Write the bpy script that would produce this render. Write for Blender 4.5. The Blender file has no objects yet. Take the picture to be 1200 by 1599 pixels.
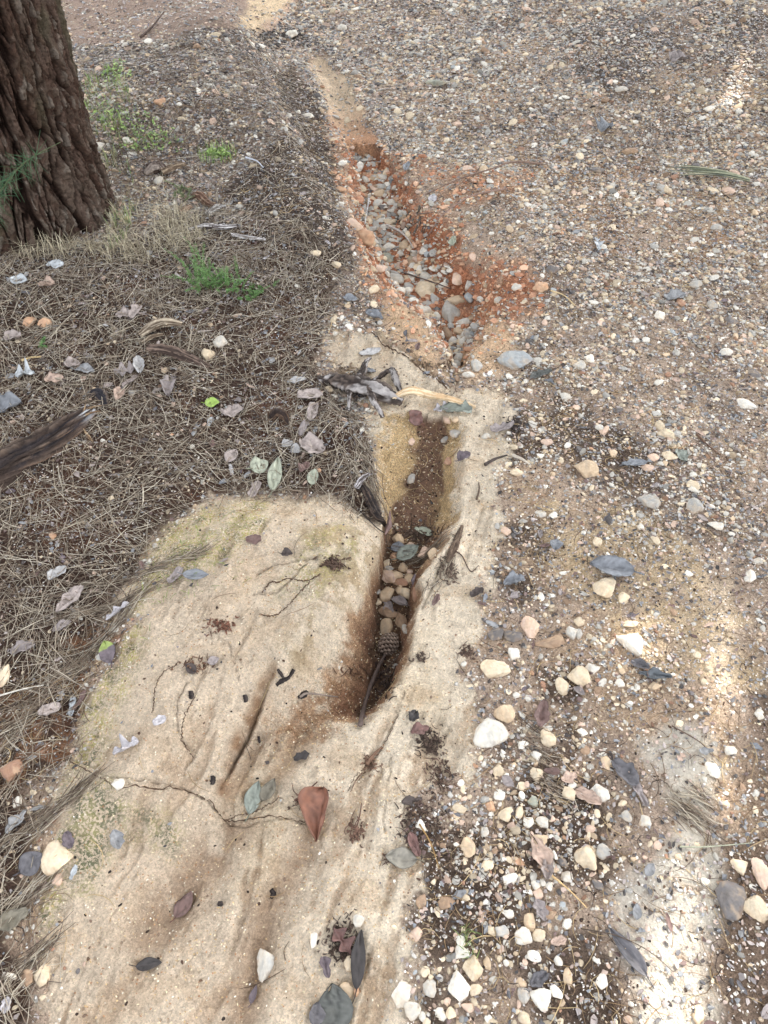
import bpy, math, random
import numpy as np
from mathutils import Vector, Matrix

# ------------------------------------------------------------------ camera, world, sun, exposure
scene = bpy.context.scene
COL = scene.collection
PITCH = 50.0
CAMH = 1.5
FOVY = 69.0
cam_data = bpy.data.cameras.new('camera')
cam = bpy.data.objects.new('camera', cam_data)
COL.objects.link(cam)
cam.location = (0, 0, CAMH)
cam.rotation_euler = (math.radians(90 - PITCH), 0, 0)
cam_data.sensor_fit = 'VERTICAL'
cam_data.angle_y = math.radians(FOVY)
cam_data.clip_start = 0.02
cam_data.clip_end = 500
scene.camera = cam

SUN_EL, SUN_AZ = math.radians(50), math.radians(42)      # azimuth from +Y towards +X
SUN_DIR = np.array([math.cos(SUN_EL) * math.sin(SUN_AZ), math.cos(SUN_EL) * math.cos(SUN_AZ), math.sin(SUN_EL)])
world = bpy.data.worlds.new('World'); scene.world = world
world.use_nodes = True
wn = world.node_tree; wn.nodes.clear()
wo = wn.nodes.new('ShaderNodeOutputWorld'); wb = wn.nodes.new('ShaderNodeBackground')
sky = wn.nodes.new('ShaderNodeTexSky'); sky.sky_type = 'NISHITA'; sky.sun_disc = False
sky.sun_elevation = SUN_EL; sky.sun_rotation = SUN_AZ; sky.air_density = 1.0; sky.dust_density = 3.0
hs = wn.nodes.new('ShaderNodeHueSaturation'); hs.inputs['Saturation'].default_value = 0.22
wn.links.new(sky.outputs[0], hs.inputs['Color']); wn.links.new(hs.outputs[0], wb.inputs['Color'])
wb.inputs['Strength'].default_value = 0.15
wn.links.new(wb.outputs[0], wo.inputs['Surface'])
sd_ = bpy.data.lights.new('sun', 'SUN'); sd_.energy = 2.0; sd_.angle = math.radians(0.5); sd_.color = (1.0, 0.95, 0.87)
sun = bpy.data.objects.new('sun', sd_); COL.objects.link(sun)
sun.rotation_euler = Vector(SUN_DIR).to_track_quat('Z', 'Y').to_euler()
scene.view_settings.view_transform = 'Standard'
scene.view_settings.look = 'None'
scene.view_settings.gamma = 1.0
scene.view_settings.exposure = 2.4

RNG = np.random.default_rng(7)
random.seed(7)

# ------------------------------------------------------------------ small maths helpers
def lin(r, g, b):
    o = []
    for v in (r, g, b):
        v = v / 255.0
        o.append(v / 12.92 if v <= 0.04045 else ((v + 0.055) / 1.055) ** 2.4)
    return np.array(o)

def pale(c, k=.7):
    c = np.asarray(c, float); g = c @ np.array([.3, .55, .15]); return g + (c - g) * k

def sm(a, b, v):
    t = np.clip((v - a) / (b - a), 0, 1)
    return t * t * (3 - 2 * t)

def _h(ix, iy, seed):
    n = (ix.astype(np.int64) * 374761393 + iy.astype(np.int64) * 668265263 + seed * 1442695041) & 0xFFFFFFFF
    n = ((n ^ (n >> 13)) * 1274126177) & 0xFFFFFFFF
    n = n ^ (n >> 16)
    return (n & 0xFFFFFF) / float(0xFFFFFF)

def vn(x, y, seed=0):
    x = np.asarray(x, float); y = np.asarray(y, float)
    ix = np.floor(x); iy = np.floor(y); fx = x - ix; fy = y - iy
    fx = fx * fx * (3 - 2 * fx); fy = fy * fy * (3 - 2 * fy)
    a = _h(ix, iy, seed); b = _h(ix + 1, iy, seed); c = _h(ix, iy + 1, seed); d = _h(ix + 1, iy + 1, seed)
    return (a * (1 - fx) + b * fx) * (1 - fy) + (c * (1 - fx) + d * fx) * fy

def fbm(x, y, scale, octs=4, seed=0, gain=0.5):
    s = 0; amp = 1; tot = 0
    cs, sn = math.cos(0.6), math.sin(0.6)
    x = np.asarray(x, float) * scale; y = np.asarray(y, float) * scale
    for o in range(octs):
        s = s + amp * (vn(x, y, seed + o * 17) * 2 - 1); tot += amp; amp *= gain
        x, y = (x * cs - y * sn) * 2.03 + 11.3, (x * sn + y * cs) * 2.03 + 5.7
    return s / tot

def voro(x, y, seed=0, px=None):
    x = np.asarray(x, float); y = np.asarray(y, float)
    ix = np.floor(x); iy = np.floor(y)
    f1 = np.full(x.shape, 9.0); f2 = np.full(x.shape, 9.0); idv = np.zeros(x.shape)
    for dx in (-1, 0, 1):
        for dy in (-1, 0, 1):
            cx = ix + dx; cy = iy + dy
            hx = np.mod(cx, px) if px else cx
            ox = cx + _h(hx, cy, seed); oy = cy + _h(hx, cy, seed + 91)
            d = np.hypot(x - ox, y - oy)
            near = d < f1
            f2 = np.where(near, f1, np.minimum(f2, d))
            idv = np.where(near, _h(hx, cy, seed + 333), idv)
            f1 = np.where(near, d, f1)
    return f1, f2, idv

def poly_sd(poly, x, y, margin=0.5):
    """signed distance to polygon, positive inside; clipped to -margin outside its box"""
    P = np.asarray(poly, float)[:, :2]
    x = np.asarray(x, float); y = np.asarray(y, float)
    out = np.full(x.shape, -margin)
    m = (x > P[:, 0].min() - margin) & (x < P[:, 0].max() + margin) & (y > P[:, 1].min() - margin) & (y < P[:, 1].max() + margin)
    if not m.any(): return out
    X = x[m]; Y = y[m]
    d2 = np.full(X.shape, 1e9); ins = np.zeros(X.shape, bool)
    n = len(P)
    for i in range(n):
        ax, ay = P[i]; bx, by = P[(i + 1) % n]
        ex, ey = bx - ax, by - ay
        t = np.clip(((X - ax) * ex + (Y - ay) * ey) / max(ex * ex + ey * ey, 1e-12), 0, 1)
        d2 = np.minimum(d2, (X - ax - t * ex) ** 2 + (Y - ay - t * ey) ** 2)
        if ay != by:
            c = ((ay > Y) != (by > Y)) & (X < (bx - ax) * (Y - ay) / (by - ay) + ax)
            ins ^= c
    d = np.sqrt(d2)
    out[m] = np.where(ins, d, -d)
    return out

def line_d(pts, x, y, margin=0.3):
    """distance to polyline and parameter 0..1 along it"""
    P = np.asarray(pts, float)[:, :2]
    x = np.asarray(x, float); y = np.asarray(y, float)
    out = np.full(x.shape, 9.0); par = np.zeros(x.shape); side = np.ones(x.shape)
    m = (x > P[:, 0].min() - margin) & (x < P[:, 0].max() + margin) & (y > P[:, 1].min() - margin) & (y < P[:, 1].max() + margin)
    if not m.any(): return out, par, side
    X = x[m]; Y = y[m]; D = np.full(X.shape, 9.0); T = np.zeros(X.shape); S = np.ones(X.shape)
    n = len(P) - 1
    for i in range(n):
        ax, ay = P[i]; ex, ey = P[i + 1] - P[i]
        t = np.clip(((X - ax) * ex + (Y - ay) * ey) / max(ex * ex + ey * ey, 1e-12), 0, 1)
        d = np.hypot(X - ax - t * ex, Y - ay - t * ey)
        c = d < D
        D = np.where(c, d, D); T = np.where(c, (i + t) / n, T)
        S = np.where(c, np.sign(ex * (Y - ay) - ey * (X - ax)), S)
    out[m] = D; par[m] = T; side[m] = S
    return out, par, side

# ------------------------------------------------------------------ survey: where a sighted spot lies on the terrain
FPX = 799.5 / math.tan(math.radians(FOVY / 2))
SP, CP = math.sin(math.radians(PITCH)), math.cos(math.radians(PITCH))
def ray(px, py):
    a = (np.asarray(px, float) - 600) / FPX; b = (799.5 - np.asarray(py, float)) / FPX
    return a, b * SP + CP, b * CP - SP
def seen(x, y, z=0):
    dz = z - CAMH
    depth = y * CP - dz * SP
    return 600 + FPX * x / depth, 799.5 - FPX * (y * SP + dz * CP) / depth, depth

def macro(x, y):
    x = np.asarray(x, float); y = np.asarray(y, float)
    xg = np.interp(y, [0, 1.7, 2.5, 3.5, 5, 7], [0.0, 0.17, 0.1, -.2, -.6, -.8])
    far = sm(1.8, 4.0, y)
    r = np.clip(x - xg, 0, 3); l = np.clip(xg - x, 0, 3)
    z = far * (0.10 * r + 0.09 * l) + 0.02 * np.clip(y - 2, 0, 8)
    z = z + 0.03 * sm(0, .6, np.clip(x - .25, 0, 3)) * (1 - far) 
    z = z + 0.05 * sm(-.25, -.9, x) * sm(.8, 1.6, y) 
    z = z + 0.05 * np.exp(-(((x + 1.25) ** 2 + (y - 2.55) ** 2) / .35))
    xr = xg - .30 - .05 * (y - 2.5)
    z = z + .10 * np.exp(-((x - xr) / np.where(x > xr, .13, .28)) ** 2) * sm(2.0, 2.6, y) * sm(5.2, 4.3, y)
    z = z + .10 * np.exp(-((x + .95) / .35) ** 2) * sm(2.9, 3.4, y) * sm(4.6, 4.0, y)
    z = z + .05 * np.exp(-((x - xg - .42) / .22) ** 2) * sm(1.9, 2.3, y) * sm(3.4, 2.8, y)
    z = z + 0.02 * fbm(x, y, 0.9, 2, 5)
    return z

def U(pts, zo=0.0):
    """plan positions of sighted points on the broad terrain"""
    P = np.asarray(pts, float)
    a, b, c = ray(P[:, 0], P[:, 1])
    z = np.zeros(len(P))
    for _ in range(40):
        t = (CAMH - z) / -c
        z = 0.5 * z + 0.5 * (macro(a * t, b * t) + zo)
    return np.stack([a * t, b * t], 1)

# gullies: rim polygon on the surface, floor polygon at depth
RIM_A = U([(600, 640), (582, 690), (583, 760), (598, 822), (592, 862), (562, 915), (516, 995), (462, 1058), (408, 1118), (390, 1168), (440, 1182),
           (520, 1152), (566, 1141), (606, 1102), (636, 1045), (650, 985), (662, 905), (700, 850), (726, 790), (722, 720), (730, 668), (700, 645)],
          np.array([0, 0, 0, .02, .05, .06, .055, .045, .02, .0, 0, 0, 0, 0, 0, 0, 0, 0, 0, 0, 0, 0]))
FLO_A = U([(668, 664), (646, 692), (652, 735), (634, 795), (610, 840), (602, 880), (592, 960), (586, 1030), (575, 1085), (564, 1128), (588, 1102), (618, 1045),
           (638, 970), (652, 890), (672, 850), (692, 800), (684, 740), (694, 695), (684, 668)], -0.12)
RIM_B = U([(530, 214), (532, 235), (538, 275), (545, 330), (556, 392), (588, 445), (632, 480), (672, 510), (694, 548), (703, 600), (712, 614), (726, 596),
           (752, 545), (792, 488), (795, 446), (772, 408), (715, 366), (672, 335), (652, 300), (632, 262), (604, 238), (570, 220)])
FLO_B = U([(552, 240), (566, 270), (572, 320), (588, 375), (612, 425), (655, 462), (690, 498), (708, 548), (711, 598), (716, 598), (718, 545), (736, 480),
           (715, 448), (670, 420), (636, 372), (614, 315), (594, 265)], -0.10)
CH_C = U([(478, 88), (510, 84), (540, 120), (572, 180), (592, 222), (560, 238), (532, 222), (512, 180), (500, 140)])
DOME = U([(235, 835), (300, 790), (420, 772), (520, 775), (592, 828), (585, 900), (545, 985), (480, 1065), (405, 1138), (345, 1235), (250, 1330), (120, 1420), (-80, 1420), (60, 1240), (120, 1180), (150, 940)])
CREST = U([(575, 800), (560, 870), (525, 930), (480, 1000), (430, 1070), (400, 1130)], .06)
MAT_L = U([(-300, 380), (170, 392), (300, 330), (450, 340), (540, 420), (500, 510), (512, 600), (570, 690), (590, 775), (575, 815), (520, 772), (420, 768), (340, 765), (235, 835), (215, 910), (140, 1000), (110, 1180), (50, 1235), (70, 1310), (50, 1400), (20, 1460), (60, 1540), (40, 1640), (-300, 1640)])
LEDGE = U([(432, 1058), (410, 1095), (385, 1140), (362, 1185), (345, 1225)])
CRACKS = [(U([(185, 1233), (240, 1230), (290, 1233), (325, 1250), (352, 1280), (380, 1283), (430, 1275), (482, 1284)]), .0014, .006),
          (U([(352, 1282), (395, 1268), (440, 1248)]), .0015, .004),
          (U([(410, 924), (430, 908), (465, 905), (500, 897)]), .0025, .009),
          (U([(405, 958), (440, 952), (468, 925), (484, 906)]), .002, .007),
          (U([(302, 1088), (287, 1120), (286, 1155), (303, 1180)]), .002, .006),
          (U([(330, 1004), (365, 1030), (380, 1080)]), .0015, .004),
          (U([(545, 1235), (590, 1180), (620, 1120), (632, 1080)]), .0015, .005),
          (U([(600, 1300), (606, 1220), (612, 1180)]), .0015, .004),
          (U([(548, 480), (600, 530), (650, 560), (702, 606)]), .006, .012),
          (U([(700, 860), (680, 905), (660, 950)]), .003, .008),
          (U([(100, 1180), (150, 1205), (185, 1233)]), .0015, .004)]
FURROW = U([(500, 1262), (478, 1330), (436, 1400), (405, 1480), (370, 1640)])
FURROW2 = U([(470, 1140), (420, 1200), (375, 1260), (330, 1340), (240, 1440)])
HOLE = U([(505, 1450), (530, 1430), (570, 1440), (580, 1500), (565, 1560), (545, 1640), (480, 1640), (490, 1570), (515, 1520)])

def gully(rim, flo, x, y, depthf, p=1.0, nseed=3):
    nx = x + 0.012 * fbm(x, y, 12, 3, nseed); ny = y + 0.012 * fbm(x, y, 12, 3, nseed + 5)
    q = .020 * fbm(x, y, 26, 3, nseed + 9)
    dr = poly_sd(rim, nx, ny) + .4 * q; df = poly_sd(flo, nx, ny) + q
    t = np.where(df >= 0, 1.0, np.clip(dr, 0, None) / (np.clip(dr, 0, None) + np.clip(-df, 1e-4, None)))
    t = np.where(dr <= 0, 0, t)
    s = t ** p
    return depthf(y) * s, t

YA = U([(640, v) for v in (640, 660, 700, 800, 850, 900, 1000, 1060, 1100, 1125, 1145)])[:, 1]
YB = U([(640, v) for v in (160, 230, 300, 380, 450, 520, 580, 610)])[:, 1]
def dA(y): return np.interp(-y, -YA, [0.02, .06, .085, .11, .125, .14, .145, .13, .09, .045, .0])
def dB(y): return np.interp(-y, -YB, [0.0, .06, .11, .14, .14, .11, .06, 0.0])

def H(x, y, full=False):
    x = np.asarray(x, float); y = np.asarray(y, float)
    z = macro(x, y)
    ga, ta = gully(RIM_A, FLO_A, x, y, dA, 1.15)
    gb, tb = gully(RIM_B, FLO_B, x, y, dB, 1.1, 31)
    dc = poly_sd(CH_C, x, y, .1)
    dd = poly_sd(DOME, x, y, .5)
    z = z + 0.070 * sm(-.03, .20, dd)
    dcr, tcr, _ = line_d(CREST, x, y, .35)
    z = z + .055 * np.exp(-(dcr / .10) ** 2) * np.sin(np.pi * np.clip(.12 + .86 * tcr, 0, 1)) * sm(-.02, .05, dd)
    z = z - ga - gb - 0.03 * sm(-.02, .08, dc)
    mat = poly_sd(MAT_L, x + .02 * fbm(x, y, 9, 3, 77), y, .3)
    z = z + 0.02 * sm(-.005, .05, mat)
    far = sm(1.5, 3.5, y)
    rough = 1 - sm(-.03, .03, poly_sd(SAND1, x, y, .2))
    z = z + rough * (0.010 * fbm(x, y, 7, 4, 41) + 0.004 * fbm(x, y, 45, 3, 43)) + far * .015 * fbm(x, y, 3, 3, 47)
    z = z + (1 - rough) * (0.016 * fbm(x, y, 5, 3, 51) + 0.004 * fbm(x, y, 22, 4, 52) - .004 * sm(.15, .5, fbm(x, y, 34, 3, 53)) - .009 * sm(.05, .45, streak(x, y)) + .002 * fbm(x, y, 75, 3, 54))
    # ledge and cracks
    d, t, s = line_d(LEDGE, x, y, .1)
    z = z - 0.024 * np.exp(-((d + .002 * fbm(x, y, 50, 3, 66)) / .007) ** 2) * np.sin(np.pi * np.clip(t, .04, .96)) ** .5
    z = z - 0.024 * sm(.08, .0, d) * np.where(s > 0, 1, 0) * np.sin(np.pi * t)
    for P, w, dep in CRACKS:
        d, t, s = line_d(P, x + .004 * fbm(x, y, 60, 2, 61), y + .004 * fbm(x, y, 60, 2, 62), .06)
        z = z - dep * np.exp(-(d / w) ** 2)
    for P, dep, w in ((FURROW, .022, .032), (FURROW2, .026, .05)):
        d, t, s = line_d(P, x + .02 * fbm(x, y, 12, 3, 63), y, .2)
        z = z - dep * np.exp(-(d / w) ** 2)
    z = z - .02 * sm(-.01, .03, poly_sd(HOLE, x, y, .1))
    # eroded texture on the gully walls
    wall = np.clip(4 * ta * (1 - ta), 0, 1)
    wallb = np.clip(4 * tb * (1 - tb), 0, 1)
    z = z + .006 * fbm(x, y, 28, 4, 75) * sm(.0, .05, dd) * sm(.16, .04, dd) + .004 * np.abs(fbm(x, y, 9, 4, 76)) * sm(.0, .05, dd)
    z = z + wall * (0.016 * fbm(x, y, 22, 4, 71) + .004 * fbm(x, y, 90, 2, 72)) + wallb * (.035 * fbm(x, y, 12, 4, 73) + .012 * fbm(x, y, 40, 3, 74))
    if full: return z, ta, tb, dc, dd, mat
    return z

def streak(x, y):
    # long grooves following the run-off, roughly down slope and a little to the left
    a = .30
    u = x * math.cos(a) - y * math.sin(a); v = x * math.sin(a) + y * math.cos(a)
    wv = .05 * fbm(x, y, 4, 2, 501)
    return fbm((u + wv) * 26, v * 5, 1.0, 4, 503)
SAND1 = U([(235, 838), (300, 795), (345, 775), (420, 770), (520, 775), (585, 822), (590, 690), (575, 640), (560, 600), (505, 560), (510, 512), (600, 512), (645, 545), (702, 602),
           (800, 600), (812, 650), (795, 700), (800, 780), (775, 860), (765, 925), (775, 985), (735, 1070), (765, 1130), (745, 1240), (715, 1230), (650, 1240), (640, 1320), (655, 1390), (600, 1440), (655, 1480), (660, 1560), (620, 1660),
           (50, 1680), (66, 1540), (25, 1460), (75, 1380), (80, 1310), (60, 1245), (115, 1180), (130, 1080), (205, 1000), (150, 950), (215, 905)])

def hits(pts):
    """where sighted points meet the finished ground"""
    P = np.asarray(pts, float)
    a, b, c = ray(P[:, 0], P[:, 1])
    z = np.zeros(len(P))
    t0 = CAMH * 0.85 / -c; t1 = (CAMH + .45) / -c
    K = 260
    T = t0[:, None] + (t1 - t0)[:, None] * np.linspace(0, 1, K)[None, :]
    X = a[:, None] * T; Y = b[:, None] * T; Z = CAMH + c[:, None] * T
    below = Z < H(X.ravel(), Y.ravel()).reshape(Z.shape)
    k = np.argmax(below, 1); k = np.where(below.any(1), np.maximum(k, 1), K - 1)
    lo = T[np.arange(len(P)), k - 1]; hi = T[np.arange(len(P)), k]
    for _ in range(8):
        mid = (lo + hi) / 2
        bl = (CAMH + c * mid) < H(a * mid, b * mid)
        hi = np.where(bl, mid, hi); lo = np.where(bl, lo, mid)
    return np.stack([a * hi, b * hi, CAMH + c * hi], 1)

# ------------------------------------------------------------------ soil zones
Z = {
 'red': U([(505, 190), (560, 205), (600, 235), (665, 245), (760, 262), (845, 268), (800, 300), (735, 335), (790, 385), (850, 430), (850, 480), (800, 530), (740, 560), (700, 560), (640, 520), (560, 430), (530, 300)]),
 'redcore': U([(540, 215), (600, 240), (655, 290), (670, 330), (730, 370), (790, 410), (835, 450), (800, 500), (740, 470), (660, 430), (600, 330), (560, 260)]),
 'chan': CH_C,
 'wedge': U([(612, 470), (640, 480), (672, 520), (702, 570), (708, 608), (650, 575), (600, 525), (590, 500)]),
 'wedge2': U([(716, 540), (745, 500), (780, 495), (806, 530), (795, 592), (725, 604)]),
 'moss3': U([(120, 1215), (200, 1230), (290, 1290), (270, 1330), (190, 1320), (140, 1400), (110, 1390), (95, 1300)]),
 'sandr': U([(835, 790), (870, 770), (960, 790), (1085, 850), (1110, 905), (1170, 900), (1190, 1080), (1130, 1100), (1040, 1050), (900, 930), (850, 860)]),
 'white': U([(985, 1160), (1040, 1110), (1110, 1120), (1140, 1200), (1115, 1290), (1125, 1420), (1110, 1500), (1120, 1640), (1010, 1640), (985, 1520), (950, 1480), (950, 1390), (1010, 1340), (1040, 1270)]),
 'hum1': U([(640, 1255), (740, 1240), (800, 1100), (870, 960), (960, 1150), (1000, 1320), (950, 1400), (960, 1480), (1010, 1640), (640, 1640), (655, 1540), (660, 1400)]),
 'hum2': U([(1130, 1260), (1160, 1100), (1300, 1000), (1350, 1640), (1110, 1640), (1110, 1500), (1125, 1400)]),
 'hum3': U([(760, 640), (830, 560), (960, 620), (1000, 700), (1050, 770), (860, 760), (850, 900), (790, 1040), (740, 1040), (780, 960), (780, 860), (800, 790)]),
 'darkband': U([(420, 110), (455, 100), (495, 150), (515, 215), (530, 250), (535, 330), (560, 420), (500, 430), (420, 350), (340, 300), (395, 250), (470, 220), (440, 170)]),
 'tan': U([(40, -80), (520, -80), (460, 10), (370, 48), (270, 62), (90, 66)]),
 'tan2': U([(740, 250), (850, 240), (1000, 260), (1180, 330), (1100, 420), (900, 380), (800, 330)]),
 'pstrip': U([(1105, 900), (1150, 890), (1150, 1010), (1140, 1150), (1110, 1260), (1050, 1260), (1090, 1120), (1112, 1000)]),
 'paletop': U([(372, 44), (410, 40), (470, -10), (520, -60), (400, -60), (385, 0)]),
 'dark_ur': U([(850, 20), (1250, 0), (1300, 160), (1120, 130), (1000, 180), (900, 110)]),
 'moss1': U([(235, 835), (300, 800), (420, 780), (420, 850), (330, 920), (250, 960), (240, 1050), (180, 1180), (110, 1280), (130, 1350), (60, 1500), (40, 1420), (60, 1250), (120, 1180), (140, 1050), (200, 980)]),
 'moss2': U([(480, 870), (560, 830), (560, 900), (500, 960), (440, 960)]),
 'brownl': U([(150, 980), (230, 960), (220, 1020), (150, 1080), (120, 1180), (40, 1240), (-60, 1240), (-60, 1100)]),
 'damp': U([(600, 560), (690, 640), (740, 660), (725, 760), (700, 860), (612, 850), (628, 780), (620, 690)]),
}
TROUGH = Z['damp']

def zones(x, y):
    w1 = fbm(x, y, 6, 4, 101); w2 = fbm(x, y, 30, 3, 103); w3 = fbm(x, y, 2.2, 3, 107)
    e = .035 * w1 + .014 * w2
    g = lambda k, a=-.02, b=.03: sm(a, b, poly_sd(Z[k] if isinstance(k, str) else k, x, y, .25) + e)
    M = {}
    M['sand'] = sm(-.010, .014, poly_sd(SAND1, x, y, .25) - .008 + .045 * w1 + .032 * w2 + .012 * fbm(x, y, 90, 3, 109))
    M['soft'] = sm(-.015, .075, poly_sd(SAND1, x, y, .25) + .045 * w1 + .04 * w2)
    M['matsoft'] = sm(-.06, .03, poly_sd(MAT_L, x, y, .3) + .045 * w1 + .03 * w2)
    M['mat'] = sm(-.02, .02, poly_sd(MAT_L, x, y, .3) + e)
    M['leftfar'] = sm(.05, -.1, x - np.interp(y, [0, 1.8, 2.3, 3.0, 3.8, 5, 7], [-.3, -.05, -.05, -.2, -.38, -.75, -1.3])) * sm(1.9, 2.4, y)
    for k in Z: 
        if k not in ('damp',): M[k] = g(k)
    M['damp'] = g('damp', -.01, .03)
    M['w1'], M['w2'], M['w3'] = w1, w2, w3
    return M

def mixc(c, new, m):
    return c * (1 - m[:, None]) + (new if new.ndim == 2 else new[None, :]) * m[:, None]

def g2_flank(x, y):
    return sm(-.03, .03, poly_sd(FLANK, x, y, .2))
FLANK = U([(470, 850), (590, 840), (575, 915), (525, 1000), (470, 1060), (440, 1040), (500, 960)])
def soil_colour(x, y, ta, tb, M):
    n = x.size
    w1, w2, w3 = M['w1'], M['w2'], M['w3']
    c = np.repeat(lin(186, 164, 144)[None, :], n, 0)
    c = mixc(c, lin(140, 122, 106), .75 * sm(-.1, .25, w1 + .4 * w3))
    c = mixc(c, lin(190, 164, 138), sm(0.12, .5, w3))
    c = mixc(c, lin(186, 150, 118), .8 * M['tan2'] * sm(-.5, .3, w1))
    c = mixc(c, lin(208, 176, 150), .95 * M['tan'])
    c = mixc(c, lin(134, 119, 110), .7 * M['leftfar'])
    c = mixc(c, lin(78, 66, 60), .9 * M['darkband'])
    c = mixc(c, lin(110, 93, 80), .7 * M['dark_ur'] * sm(-.35, .2, w1))
    c = mixc(c, lin(88, 72, 60), .88 * M['hum1'] * sm(-.5, .0, w1 + .3 * w2))
    c = mixc(c, lin(118, 98, 82), .75 * M['hum2'] * sm(-.6, .1, w1))
    c = mixc(c, lin(96, 81, 70), .8 * M['hum3'] * sm(-.4, .2, w1))
    c = mixc(c, lin(204, 180, 146), .9 * M['sandr'] * sm(-.3, .15, w1 + .4 * w2))
    c = mixc(c, lin(226, 200, 164), M['paletop'])
    c = mixc(c, lin(214, 192, 164), 1. * M['pstrip'] * sm(-.8, -.2, w1 + .4 * w2))
    c = mixc(c, lin(180, 142, 114), .75 * M['red'] * sm(-.5, .2, w1 + .2 * w2))
    c = mixc(c, lin(178, 116, 84), .75 * M['redcore'] * sm(-.5, .1, w2 + w1))
    c = mixc(c, mixc(lin(224, 200, 170)[None].repeat(n, 0), lin(208, 158, 122), sm(3.9, 3.3, y)), M['chan'])
    # needle mat over dark earth
    c = mixc(c, lin(74, 56, 46), M['mat'])
    c = mixc(c, lin(104, 70, 52), .6 * M['mat'] * sm(.1, .5, w1))
    c = mixc(c, lin(160, 116, 86), .75 * M['brownl'] * sm(-.2, .2, w1 + w2))
    # sand crust
    w4 = fbm(x, y, 4, 4, 111); w5 = fbm(x, y, 15, 4, 113); w6 = fbm(x, y, 55, 3, 115)
    s = lin(232, 215, 190)[None, :] * (1 + .07 * w1[:, None] + .10 * w2[:, None] + .12 * w6[:, None])
    s = mixc(s, lin(216, 196, 166), .7 * sm(.0, .45, w4))
    s = mixc(s, lin(194, 166, 132), .45 * sm(.12, .5, w5 + .3 * w6))
    stk = streak(x, y)
    s = mixc(s, lin(172, 141, 110), .55 * sm(.12, .38, stk + .25 * w6) * (.15 + .85 * sm(.95, .5, y + .3 * w4)))
    s = mixc(s, lin(226, 211, 188), .6 * sm(.1, .5, -w5))
    s = mixc(s, lin(158, 138, 102), .75 * g2_flank(x, y) * sm(-.2, .3, w5 + w6))
    s = mixc(s, lin(206, 182, 156), .5 * sm(-.05, -.5, x - .12 * y + .3 * w4))
    for P, w, st in ((FURROW, .04, .6), (FURROW2, .06, .6), (LEDGE, .012, .9)):
        d, t, _ = line_d(P, x + .03 * w1, y + .02 * w2, .25)
        s = mixc(s, lin(146, 112, 82), st * np.exp(-(d / w) ** 2) * sm(-.7, .2, w2 + w1))
    c = mixc(c, s, M['sand'])
    # gully walls and floor
    w6 = fbm(x, y, 70, 3, 117)
    upper = sm(1.28, 1.2, y)       # 1 in the lower deep slot
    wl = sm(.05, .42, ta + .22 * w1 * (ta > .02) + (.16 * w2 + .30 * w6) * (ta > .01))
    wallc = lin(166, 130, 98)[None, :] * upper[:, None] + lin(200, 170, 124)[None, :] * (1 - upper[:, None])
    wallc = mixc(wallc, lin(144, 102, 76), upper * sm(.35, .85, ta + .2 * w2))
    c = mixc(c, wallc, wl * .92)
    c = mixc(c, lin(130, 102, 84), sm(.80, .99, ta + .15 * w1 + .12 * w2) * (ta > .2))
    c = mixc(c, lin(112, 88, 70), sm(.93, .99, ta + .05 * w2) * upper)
    tc = lin(190, 142, 104)[None, :].repeat(n, 0)
    tc = mixc(tc, lin(176, 116, 84), sm(2.0, 2.4, y))
    tc = tc * (1 + .35 * w6 + .2 * w2)[:, None]
    c = mixc(c, tc, (1 - M['chan']) * .8 * sm(.15, .5, tb + .2 * w1 * (tb > .02)))
    c = mixc(c, lin(224, 190, 154), .9 * np.maximum(M['wedge'], M['wedge2']))
    return np.clip(c, 0.01, .9)

# ------------------------------------------------------------------ mesh helpers
def mesh_np(name, V, F, col=None, mat=None, smooth=True, attrs=None):
    """V (n,3); F either (m,3)/(m,4) array or list of such arrays"""
    me = bpy.data.meshes.new(name)
    Fs = F if isinstance(F, list) else [F]
    V = np.ascontiguousarray(V, dtype=np.float32)
    loops = np.concatenate([f.ravel() for f in Fs]).astype(np.int32)
    sizes = np.concatenate([np.full(len(f), f.shape[1]) for f in Fs]).astype(np.int32)
    starts = np.concatenate([[0], np.cumsum(sizes)[:-1]]).astype(np.int32)
    me.vertices.add(len(V)); me.vertices.foreach_set('co', V.ravel())
    me.loops.add(len(loops)); me.loops.foreach_set('vertex_index', loops)
    me.polygons.add(len(sizes)); me.polygons.foreach_set('loop_start', starts)
    try: me.polygons.foreach_set('loop_total', sizes)
    except Exception: pass
    me.update(calc_edges=True)
    me.polygons.foreach_set('use_smooth', np.full(len(sizes), smooth, dtype=bool))
    if col is not None: set_attr(me, 'Col', col)
    for k, v in (attrs or {}).items(): set_attr(me, k, v)
    if mat: me.materials.append(mat)
    me.validate(clean_customdata=False)
    return me

def set_attr(me, name, c):
    c = np.asarray(c, float)
    if c.ndim == 1: c = np.repeat(c[None, :], len(me.vertices), 0)
    if c.shape[1] == 3: c = np.concatenate([c, np.ones((len(c), 1))], 1)
    a = me.color_attributes.new(name, 'FLOAT_COLOR', 'POINT')
    a.data.foreach_set('color', np.ascontiguousarray(c, dtype=np.float32).ravel())

def link(name, me, parent=None, loc=None, rot=None):
    o = bpy.data.objects.new(name, me); COL.objects.link(o)
    if parent: o.parent = parent
    if loc is not None: o.location = loc
    if rot is not None: o.rotation_euler = rot
    return o

def tag(o, label=None, cat=None, group=None, kind=None):
    if label: o['label'] = label
    if cat: o['category'] = cat
    if group: o['group'] = group
    if kind: o['kind'] = kind
    return o

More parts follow.
